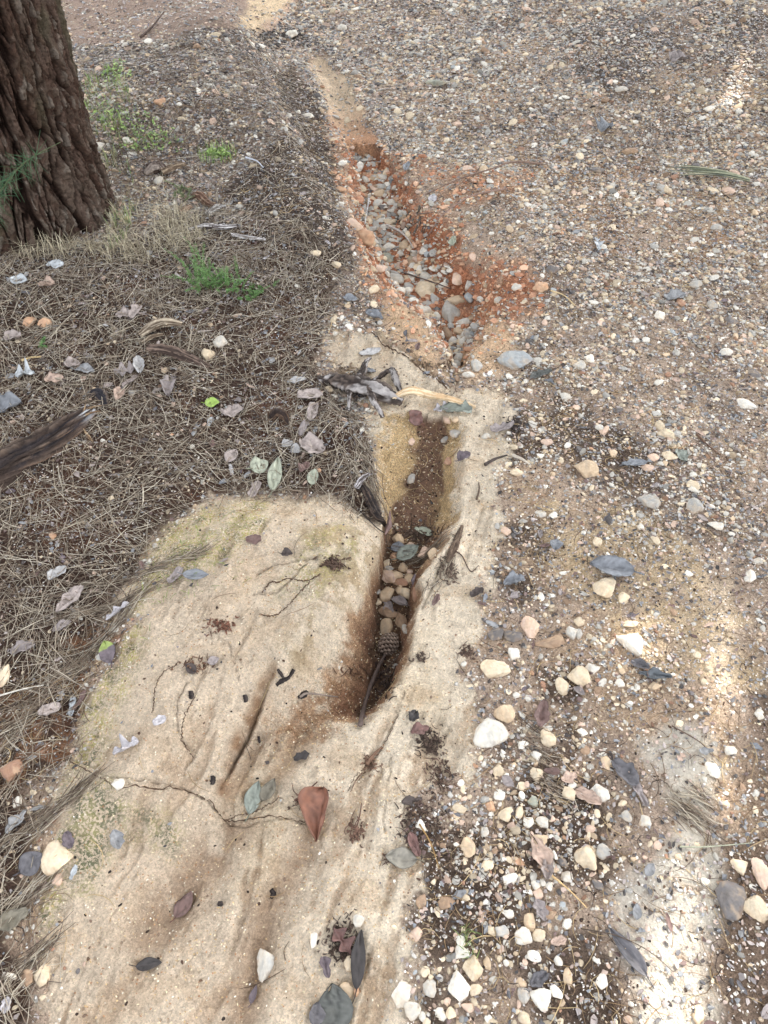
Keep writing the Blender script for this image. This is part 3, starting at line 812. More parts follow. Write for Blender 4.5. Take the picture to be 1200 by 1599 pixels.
def place_stone(px, py, w, h, cname, label, pos, rng, zsc=None):
    x, y, z = pos
    _, _, dep = seen(x, y, z)
    s = dep / FPX
    dist = math.sqrt(x * x + y * y + (CAMH - z) ** 2); sinv = (CAMH - z) / dist
    lx = w * s / 2; tz = zsc if zsc else rng.uniform(.5, .75)
    vis = h * s / 2
    cosv = math.sqrt(1 - sinv * sinv)
    k = math.sqrt(sinv ** 2 + (tz * cosv) ** 2)
    ly = vis / k; ly = min(ly, lx * 2.2)
    lz = tz * min(lx, ly) * 1.0
    STONES.append(dict(x=x, y=y, z=z, lx=lx, ly=ly, lz=lz, c=cname, px=max(w, h), label=label, hero=True))

SH = hits([(s[0], s[1]) for s in S])
for s, p in zip(S, SH): place_stone(*s, p, RNG)

# ------------------------------------------------------------------ gravel
def gravel():
    rng = np.random.default_rng(11)
    x, y = scatter(900000, rng, 6.8, 0.02)
    k0 = rng.random(len(x)) < np.where(poly_sd(SAND1, x, y, .2) > .06, .12, 1.0); x, y = x[k0], y[k0]
    M = zones(x, y)
    tb = gully(RIM_B, FLO_B, x, y, dB, 1.1, 31)[1]; ta = gully(RIM_A, FLO_A, x, y, dA, 1.15)[1]
    sand = M['soft']
    dens = .60 + .5 * sm(-.4, .4, M['w1'] + .6 * M['w3']) + .35 * sm(1.8, 3.2, y)
    dens = dens * (1 - .45 * M['sandr']) * (1 - .75 * M['white']) * (1 - .8 * M['paletop']) * (1 - .6 * M['pstrip']) * (1 - .5 * M['tan2'] * sm(-.2, .3, M['w1'] + M['w3'])) * (1 - .4 * M['hum2']) * (1 - .3 * M['hum3'])
    clump = sm(-.1, .35, fbm(x, y, 5, 3, 205))
    dens = dens * (.45 + .85 * clump)
    dens = dens + .75 * sm(-.02, .05, poly_sd(U([(690, 1250), (800, 1120), (960, 1130), (960, 1330), (860, 1420), (900, 1640), (600, 1640), (640, 1500), (740, 1420)]), x, y, .2))
    dens = dens * (1 - .975 * sand)
    dens = np.where(M['mat'] > .5, .07 + .10 * clump, dens)
    dens = dens * (1 - .4 * M['leftfar']) * (1 - .8 * M['darkband']) * (1 - .55 * M['dark_ur']) * (1 - .9 * np.maximum(M['wedge'], M['wedge2'])) * (1 - .8 * M['tan']) * (1 - .93 * M['chan'])
    dens = np.where(tb > .15, np.maximum(dens, .95), dens)
    dens = np.where(ta > .1, .05 + .55 * (ta > .85) * (y > 1.22), dens)
    dens = np.where((M['sand'] < .5) & (M['mat'] < .5) & (ta < .05) & (x > -.4), dens, dens * 1.0)
    keep = rng.random(len(x)) < dens * np.where(tb > .25, .62, np.interp(y, [0, 1.2, 2.5, 5], [.34, .78, .72, .52]))
    x, y = x[keep], y[keep]
    for k in list(M): M[k] = M[k][keep]
    tb = tb[keep]; ta = ta[keep]
    n = len(x)
    size = .0030 * np.exp(rng.normal(0, .46, n)) * (1 + .24 * np.clip(y - .6, 0, 1.4) + .12 * np.clip(y - 2, 0, 3))
    size = np.where(M['hum1'] > .5, size * 1.15, size)
    big = rng.random(n) < np.where(tb > .7, .35, .009)
    size = np.where(big, size * rng.uniform(1.6, 2.6, n), size)
    size = np.where((tb > .6) & (rng.random(n) < .14), rng.uniform(.009, .021, n), size)
    size = np.clip(size, .0018, .022) * np.where(M['mat'] > .5, .75, 1)
    size = np.where(M['sand'] > .5, np.minimum(size * .6, .005), size)
    z = H(x, y)
    names = ['white', 'cream', 'tan', 'pink', 'grey', 'pale grey', 'orange', 'brown', 'dark grey', 'rust brown', 'blue grey']
    base = np.array([.17, .24, .11, .11, .09, .14, .01, .06, .03, .03, .01])
    red = np.array([.06, .12, .22, .18, .06, .08, .10, .05, .01, .12, .0])
    farp = np.array([.14, .20, .12, .13, .12, .13, .01, .07, .04, .02, .02])
    R = rng.random(n)
    rubble = tb > .55
    W = base[None, :].repeat(n, 0)
    f = sm(1.5, 3, y)[:, None]; W = W * (1 - f) + farp * f
    rr = np.clip(M['red'] * .6 + M['redcore'], 0, .95)[:, None]; W = W * (1 - rr) + red * rr
    W = np.where(rubble[:, None], np.array([.16, .16, .10, .07, .20, .20, .01, .04, .03, .01, .02])[None], W)
    ci = (np.cumsum(W / W.sum(1)[:, None], 1) < R[:, None]).sum(1).clip(0, len(names) - 1)
    pal = np.array([lin(*PAL[k]) for k in names])
    col = pal[ci] * rng.uniform(.5, 1.15, n)[:, None]
    _, _, dep = seen(x, y, z)
    pxs = 2 * size / dep * FPX
    # keep clear of the laid stones
    hx = np.array([s['x'] for s in STONES]); hy = np.array([s['y'] for s in STONES]); hr = np.array([max(s['lx'], s['ly']) for s in STONES])
    ok = np.ones(n, bool)
    for a, b, r in zip(hx, hy, hr): ok &= (x - a) ** 2 + (y - b) ** 2 > (r * .95 + size * .6) ** 2
    ok &= (x - TRX) ** 2 + (y - TRY) ** 2 > .36 ** 2
    px_, py_, _ = seen(x, y, z)
    infr = (px_ > 6) & (px_ < 1194) & (py_ > 6) & (py_ < 1593)
    # the ones that show largest become stones of their own
    order = np.argsort(-np.where(ok & infr & (M['sand'] < .5), pxs, 0))[: max(0, 300 - len(STONES))]
    ind = np.zeros(n, bool); ind[order] = True
    for i in order:
        STONES.append(dict(x=x[i], y=y[i], z=z[i], lx=size[i] * rng.uniform(1, 1.35), ly=size[i] * rng.uniform(.75, 1.1), lz=size[i] * rng.uniform(.5, .75),
                           c=names[ci[i]], px=pxs[i], label=None, hero=False))
    ok &= ~ind
    def inst(mask, sub, name, pool=40):
        idx = np.where(mask)[0]; m = len(idx)
        if not m: return
        bases = [stone_verts(sub, rng, 26, 9, .0)[0] for _ in range(pool)]
        F0 = ICO[sub][1]; nv = len(bases[0])
        B = np.array(bases)[rng.integers(0, pool, m)]
        s = size[idx]
        sc = np.stack([s * rng.uniform(.9, 1.4, m), s * rng.uniform(.7, 1.1, m), s * rng.uniform(.28, .7, m)], 1)
        V = B * sc[:, None, :]
        tx = rng.normal(0, .25, m); ty = rng.normal(0, .25, m); a = rng.uniform(0, 6.283, m)
        V = np.stack([V[..., 0], V[..., 1] * np.cos(tx)[:, None] - V[..., 2] * np.sin(tx)[:, None], V[..., 1] * np.sin(tx)[:, None] + V[..., 2] * np.cos(tx)[:, None]], -1)
        V = np.stack([V[..., 0] * np.cos(ty)[:, None] + V[..., 2] * np.sin(ty)[:, None], V[..., 1], -V[..., 0] * np.sin(ty)[:, None] + V[..., 2] * np.cos(ty)[:, None]], -1)
        ca, sa = np.cos(a)[:, None], np.sin(a)[:, None]
        V = np.stack([V[..., 0] * ca - V[..., 1] * sa, V[..., 0] * sa + V[..., 1] * ca, V[..., 2]], -1)
        V = V + np.stack([x[idx], y[idx], z[idx] + sc[:, 2] * rng.uniform(-.15, .40, m)], 1)[:, None, :]
        F = (F0[None] + (np.arange(m) * nv)[:, None, None]).reshape(-1, 3)
        C = np.repeat(col[idx], nv, 0)
        me = mesh_np(name, V.reshape(-1, 3), F, C, M_GRAVEL, False)
        tag(link(name, me), 'small angular limestone gravel and crumbs strewn over the earth', 'gravel', None, 'stuff')
        print(name, m)
    inst(ok & (pxs > 7), 1, 'gravel')
    inst(ok & (pxs <= 7), 0, 'fine_gravel')

TRX, TRY = -1.375, 2.62
gravel()

# soil crumbs on the sand crust, walls and everywhere
def crumbs(n, name, cols, smin, smax, dens, label, cat, flat=.6, ymax=3.0, lift=.2, spread=1.15):
    rng = np.random.default_rng(len(name) * 7 + n)
    x, y = scatter(n, rng, ymax, .02, spread)
    M = zones(x, y); z, ta, tb, dc, dd, mat = H(x, y, True)
    k = rng.random(len(x)) < dens(M, x, y, ta, tb)
    x, y, z = x[k], y[k], z[k]; m = len(x)
    pool = np.array([stone_verts(0, rng, 8, 9, 0)[0] for _ in range(20)])
    B = pool[rng.integers(0, 20, m)]; s = rng.uniform(smin, smax, m) * (1 + .2 * np.clip(y - .7, 0, 3))
    el = rng.uniform(.8, 1.6, m)
    V = B * np.stack([s * el, s / el, s * flat * rng.uniform(.6, 1.2, m)], 1)[:, None, :]
    a = rng.uniform(0, 6.283, m); ca, sa = np.cos(a)[:, None], np.sin(a)[:, None]
    V = np.stack([V[..., 0] * ca - V[..., 1] * sa, V[..., 0] * sa + V[..., 1] * ca, V[..., 2]], -1) + np.stack([x, y, z + s * lift], 1)[:, None, :]
    F = (ICO[0][1][None] + (np.arange(m) * 12)[:, None, None]).reshape(-1, 3)
    C = np.array([lin(*c) for c in cols])[rng.integers(0, len(cols), m)] * rng.uniform(.75, 1.15, m)[:, None]
    tag(link(name, mesh_np(name, V.reshape(-1, 3), F, np.repeat(C, 12, 0), M_GRAVEL, False)), label, cat, None, 'stuff')
    print(name, m)
crumbs(150000, 'sand_grit', [(224, 208, 172), (200, 172, 130), (190, 160, 120), (232, 222, 200), (170, 130, 96)], .0006, .0017,
       lambda M, x, y, ta, tb: np.clip(M['sand'] * .22 * (1 + sm(0, .4, M['w1'])) + .35 * (ta > .03) + .3 * M['moss1'], 0, 1), 'pale grit and crumbs on the sand crust', 'grit', .6, 2.2)
crumbs(60000, 'red_earth_crumbs', [(190, 142, 110), (168, 116, 86), (208, 172, 138), (154, 104, 78), (200, 154, 118)], .0025, .006,
       lambda M, x, y, ta, tb: np.clip(M['red'] * .5 + M['redcore'] * .7, 0, 1) * (1 - M['chan']), 'crumbling red earth along the upper gully', 'earth crumbs', .7, 4.2)
crumbs(26000, 'earth_clods', [(186, 142, 114), (172, 124, 96), (202, 166, 138), (156, 110, 84), (196, 154, 124)], .005, .0115,
       lambda M, x, y, ta, tb: np.clip((.7 * M['redcore'] + .35 * M['red']) * sm(-.2, .3, M['w2'] + M['w1']) + 1. * (tb > .08) * (tb < .85) * (y > 1.95), 0, 1) * (1 - M['chan']) * .6, 'clods of broken orange earth on the banks of the upper gully', 'earth clods', .75, 4.2)
crumbs(120000, 'bark_crumbs', [(58, 46, 38), (80, 62, 50), (98, 78, 62), (48, 40, 36), (120, 100, 84)], .0012, .0034,
       lambda M, x, y, ta, tb: np.clip((1 - M['sand']) * (.25 + .5 * np.maximum(M['hum1'], M['mat']) + .9 * M['darkband'] + .3 * M['hum3']) + .045 * M['sand'] + .5 * (ta > .88), 0, 1) * (1 - .8 * M['chan']) * (1 - .9 * M['tan']),
       'dark crumbs of bark and rotted litter on the ground', 'litter crumbs', .45, 5.2)

# ------------------------------------------------------------------ dry needles
def strands(n, name, label, cat, dens, length, rad, cols, ymax, pile, orient=None, spreadang=9, mat=M_NEEDLE, kind='stuff', seed=3, curve=.25, spread=1.18, segs=4, drape=.7, pts=None):
    rng = np.random.default_rng(seed)
    if pts is None: x, y = scatter(n, rng, ymax, 0.0, spread)
    else: x, y = pts
    M = zones(x, y); z, ta, tb, *_ = H(x, y, True)
    d = dens(M, x, y, ta, tb)
    k = rng.random(len(x)) < d; x, y = x[k], y[k]; z = z[k]; m = len(x)
    L = rng.uniform(length[0], length[1], m)
    if orient is None: a = rng.uniform(0, 6.283, m)
    else: a = orient(x, y) + rng.normal(0, spreadang, m)
    kap = rng.normal(0, curve, m) / L * 2
    t = np.linspace(-.5, .5, segs + 1)
    s = t[None, :] * L[:, None]
    ang = a[:, None] + kap[:, None] * s
    X = x[:, None] + s * np.cos(ang); Y = y[:, None] + s * np.sin(ang)
    Hn = H(X.ravel(), Y.ravel()).reshape(X.shape)
    # a stiff strand: fit a line to the ground below and lie on it
    tt = t - t.mean(); slope = (Hn * tt[None]).sum(1) / (tt ** 2).sum()
    fit = Hn.mean(1)[:, None] + slope[:, None] * tt[None]
    Zc = np.maximum(fit, Hn) * (1 - drape) + Hn * drape
    lift = pile(x, y, rng.random(m)); tilt = rng.normal(0, .05, m) * L * 2
    Zc = Zc + lift[:, None] + np.abs(tt)[None, :] * tilt[:, None] * .5 + tt[None, :] * (tilt * np.minimum(1, lift / .006))[:, None]
    Zc = np.maximum(Zc, Hn + rad[0] * .6)
    R = rng.uniform(rad[0], rad[1], m) * (1 + .12 * np.clip(y - 1, 0, 4))
    nx = -np.sin(ang); ny = np.cos(ang)
    Rt = R[:, None] * np.array([.5] + [1] * (segs - 1) + [.45])[None, :]
    P1 = np.stack([X + nx * Rt, Y + ny * Rt, Zc], -1); P2 = np.stack([X - nx * Rt, Y - ny * Rt, Zc], -1); P3 = np.stack([X, Y, Zc + Rt * 1.5], -1)
    V = np.stack([P1, P2, P3], 2).reshape(-1, 3)       # m, seg+1, 3
    F = []
    for i in range(segs):
        for j in range(3):
            F.append((i * 3 + j, i * 3 + (j + 1) % 3, (i + 1) * 3 + (j + 1) % 3, (i + 1) * 3 + j))
    F = np.array(F); nv = (segs + 1) * 3
    F = (F[None] + (np.arange(m) * nv)[:, None, None]).reshape(-1, 4)
    C = np.array([lin(*c) for c in cols])[rng.integers(0, len(cols), m)] * rng.uniform(.75, 1.2, m)[:, None]
    me = mesh_np(name, V, F, np.repeat(C, nv, 0), mat, True)
    o = tag(link(name, me), label, cat, None, kind)
    print(name, m)
    return o
NC = [(178, 168, 150), (158, 146, 130), (132, 118, 102), (190, 180, 162), (112, 98, 84), (146, 130, 112), (168, 156, 136), (94, 80, 70)]
def flow(x, y): return 3.14159 * (.5 + .55 * fbm(x, y, 1.6, 2, 301)) + .25
def pileL(x, y, r): return r ** 1.4 * .013
strands(150000, 'fallen_needles', 'thick mat of dry grey brown pine needles around the tree', 'pine needles',
        lambda M, x, y, ta, tb: np.clip(M['matsoft'] * (1 - .5 * M['sand']) * .95 * (.5 + .5 * sm(-.35, .15, fbm(x, y, 8, 3, 222))) * (1 - .45 * sm(.2, .55, M['w3'])) * (1 - .75 * M['brownl'] * sm(-.1, .3, M['w1'])) + .22 * M['leftfar'] + .06 * M['darkband'], 0, 1) * (ta < .1) * (1 - M['chan']) * (1 - .9 * M['tan']),
        (.035, .12), (.00042, .00095), NC, 4.6, pileL, flow, .9, seed=21, drape=.35, curve=.07)
strands(110000, 'needle_bits', 'broken bits of needles and grass matted into the dark litter', 'pine needles',
        lambda M, x, y, ta, tb: np.clip(M['matsoft'] * (1 - .8 * M['sand']) * .9 + .45 * M['leftfar'] + .6 * M['darkband'] + .25 * M['hum1'], 0, 1) * (ta < .1) * (1 - M['chan']) * (1 - .9 * M['tan']),
        (.006, .028), (.0004, .0010), [(150, 136, 118), (120, 104, 88), (92, 78, 66), (176, 164, 144), (72, 60, 52), (108, 84, 66)], 4.8, lambda x, y, r: r * .008, None, seed=24, drape=.6, curve=.2, segs=2)
strands(60000, 'needle_edge', 'loose pine needles spread along the edge of the mat and over the gravel', 'pine needles',
        lambda M, x, y, ta, tb: np.clip((1 - M['sand']) * (1 - M['mat']) * (.30 + .45 * np.maximum(M['hum3'], M['hum1']) * sm(-.3, .3, M['w1']) ) * (1 - .8 * M['red']) + .012 * M['sand'] + .5 * M['brownl'] + .5 * (ta > .95) * (y > 1.1), 0, 1) * (1 - .93 * M['chan']),
        (.02, .085), (.00045, .0008), [(120, 98, 76), (150, 124, 92), (96, 78, 62), (176, 152, 116), (70, 56, 48), (196, 172, 130)], 3.6, lambda x, y, r: r ** 2 * .007, None, seed=22, drape=.6, curve=.5)
# straggling ends of the mat that reach out over the pale crust
def tongue(pts, n, ang, seed, L=(.05, .13)):
    rng = np.random.default_rng(seed)
    P = U(pts); k = rng.integers(0, len(P) - 1, n); t = rng.random(n)
    x = P[k, 0] * (1 - t) + P[k + 1, 0] * t + rng.normal(0, .012, n); y = P[k, 1] * (1 - t) + P[k + 1, 1] * t + rng.normal(0, .012, n)
    strands(0, 'needle_drift', 'drift of dry pine needles washed over the pale crust', 'pine needles', lambda M, *a: np.ones_like(M['sand']), L, (.0005, .0009), NC[2:], 3, lambda x, y, r: r * .008,
            (lambda x, y: np.full(x.shape, ang)), .22, seed=seed, drape=.4, pts=(x, y))
tongue([(60, 985), (130, 968), (200, 955), (270, 940)], 90, .35, 31)
tongue([(30, 1120), (100, 1060), (170, 1000), (235, 940)], 150, .85, 32)
tongue([(0, 1180), (60, 1110), (130, 1040)], 120, .8, 33)
tongue([(110, 930), (180, 918), (260, 905), (330, 890)], 110, .25, 34)
tongue([(0, 1330), (60, 1300), (110, 1260), (150, 1230)], 100, .75, 35)
tongue([(10, 1430), (60, 1395), (90, 1370)], 60, .8, 36)
tongue([(0, 1560), (50, 1510), (70, 1470)], 60, .9, 37)
tongue([(700, 880), (688, 905), (672, 930)], 50, 1.1, 38, (.02, .05))
tongue([(620, 825), (660, 832), (700, 838)], 70, .1, 39, (.04, .09))
tongue([(560, 690), (580, 740), (595, 800)], 160, 1.9, 40, (.03, .08))
tongue([(1110, 1290), (1060, 1270), (1100, 1240)], 90, 2.4, 41, (.03, .08))
tongue([(830, 1130), (850, 1200), (880, 1250)], 80, 2.6, 42, (.04, .09))

# ------------------------------------------------------------------ stones as things
def color_noise(V, base, rng):
    n = fbm(V[:, 0] * 1.3 + V[:, 2], V[:, 1] * 1.3 - V[:, 2], 1.8, 3, int(rng.integers(999)))
    return np.clip(base[None, :] * (1 + .13 * n[:, None] + np.array([.05, 0, -.08])[None, :] * n[:, None]), 0, .95)

LAND = [('the large flat white stone', 767, 1147), ('the sunlit white stone', 985, 1010), ('the blocky cream stone', 943, 920), ('the tan faceted stone', 915, 735),
        ('the large blue grey stone', 805, 567), ('the dry palm leaf', 1105, 280), ('the rough grey stone in the gully', 705, 492), ('the cream stone with a brown vein', 915, 337 + 1000),
        ('the smooth cream stone', 738, 1512), ('the dark green slate', 1143, 1407), ('the pine cone', 605, 1013), ('the exposed root', 560, 615), ('the white stone on a tan leaf', 935, 1239),
        ('the curled tan leaf', 845, 1340), ('the grass tuft', 730, 1475), ('the blue grey leaf', 955, 890), ('the upright pinkish stone', 828, 981), ('the russet leaf', 502, 1272),
        ('the feathery green plant', 350, 440), ('the tree trunk', 120, 300), ('the long thin twig', 760, 285), ('the charred log', 90, 690), ('the half sunk grey slab', 1013, 785),
        ('the white wedge stone', 1166, 632), ('the yellow green leaf', 332, 632), ('the rotten wood', 280, 545), ('the narrow long leaf', 978, 1485), ('the far sunlit spot', 1100, 170), ('the white lichen strip', 1060, 1300),
        ('the flat far slab', 682, 132), ('the big cream and pink stone', 90, 1338), ('the white stone by the dark band', 480, 183), ('the hole in the gully', 615, 365), ('the tan stone of the bottom edge', 1090, 1585)]
USED = {}
ORD = ['', 'second ', 'third ', 'fourth ', 'fifth ', 'sixth ', 'seventh ', 'eighth ', 'ninth ', 'tenth ']
def auto_label(px, py, desc):
    ds = sorted((math.hypot(px - a, (py - b)), n, a, b) for n, a, b in LAND)
    for k in range(3):
        d, n, a, b = ds[k]
        rel = ('right of ' if px > a else 'left of ') if abs(px - a) > abs(py - b) else ('below ' if py > b else 'above ')
        l = f'{desc} {rel}{n}'
        if l not in USED: USED[l] = 1; return l
    for k in range(3):
        for j in range(k + 1, 6):
            l = f'{desc} between {ds[k][1]} and {ds[j][1]}'
            if l not in USED and len(l.split()) <= 16: USED[l] = 1; return l
    d, n, a, b = ds[0]
    rel = ('right of ' if px > a else 'left of ') if abs(px - a) > abs(py - b) else ('below ' if py > b else 'above ')
    adj = 'close ' if d < 60 else ('a little way ' if d < 120 else 'well ')
    l = f'{desc} {adj}{rel}{n}'
    if l in USED: l = f'{desc} {adj}{rel}{n}, among its likes'
    USED[l] = USED.get(l, 0) + 1
    return l

def build_stones():
    rng = np.random.default_rng(99)
    for s in sorted(STONES, key=lambda s: s['y']):
        sub = 4 if s['px'] > 30 else (3 if s['px'] > 14 else 2)
        if s['y'] > 2.2 and sub > 2: sub -= 1
        smooth_ = rng.random() < .2
        V, F = stone_verts(sub, rng, 14 if smooth_ else 24, 18 if smooth_ else (19 if s['hero'] else 13), .10)
        C = color_noise(V, lin(*PAL[s['c']]) * rng.uniform(.85, 1.08), rng)
        C = mixc(C, lin(176, 150, 122), .75 * sm(.25, -.55, V[:, 2] + .5 * fbm(V[:, 0] * 3, V[:, 1] * 3, 1.5, 3, int(rng.integers(999)))))
        C = mixc(C, lin(188, 164, 134), .35 * sm(.0, .5, fbm(V[:, 0] * 2 + V[:, 2], V[:, 1] * 2 - V[:, 2], 1.2, 3, int(rng.integers(999)))))
        V = V * np.array([s['lx'], s['ly'], s['lz']])[None, :] * 1.03
        tl = .12 * min(1, s['lz'] / s['lx'])
        me = mesh_np('stone', V, F, C, M_STONE, True)
        nm = 'slate' if 'slate' in (s['label'] or '') else 'stone'
        rz = rng.uniform(-.25, .25) if s['hero'] else rng.uniform(0, 3.14)
        o = link(nm, me, None, (s['x'], s['y'], s['z'] + s['lz'] * .28), (rng.normal(0, tl), rng.normal(0, tl), rz))
        px, py, _ = seen(s['x'], s['y'], s['z'])
        if s['label']: lab = s['label']; USED[lab] = 1
        else:
            sz = 'mid sized' if s['px'] > 24 else ('small' if s['px'] > 14 else 'little')
            shp = 'long' if s['lx'] > 1.5 * s['ly'] else ('flat' if s['lz'] < .52 * s['ly'] else ('rounded' if smooth_ else 'angular'))
            lab = auto_label(px, py, f"{sz} {shp} {s['c']} stone")
        tag(o, lab, 'stone', 'limestone pieces scattered on the ground')
build_stones()
# ------------------------------------------------------------------ leaves
LC = {'russet': (124, 84, 66), 'green grey': (128, 136, 118), 'olive': (118, 108, 82), 'brown': (118, 82, 70), 'dark brown': (74, 58, 50), 'dark': (62, 54, 50), 'blue grey': (120, 124, 130),
      'lilac': (146, 130, 124), 'purple brown': (104, 86, 92), 'white lilac': (178, 170, 172), 'pale blue': (176, 182, 184), 'grey': (136, 136, 136), 'pale green': (156, 160, 136), 'yellow green': (146, 174, 74),
      'pink grey': (164, 144, 132), 'pale grey': (168, 164, 160), 'blue black': (84, 92, 98), 'olive grey': (132, 124, 104), 'red brown': (122, 76, 64), 'dark green grey': (88, 90, 82), 'tan': (186, 148, 118), 'dark grey': (92, 88, 92)}
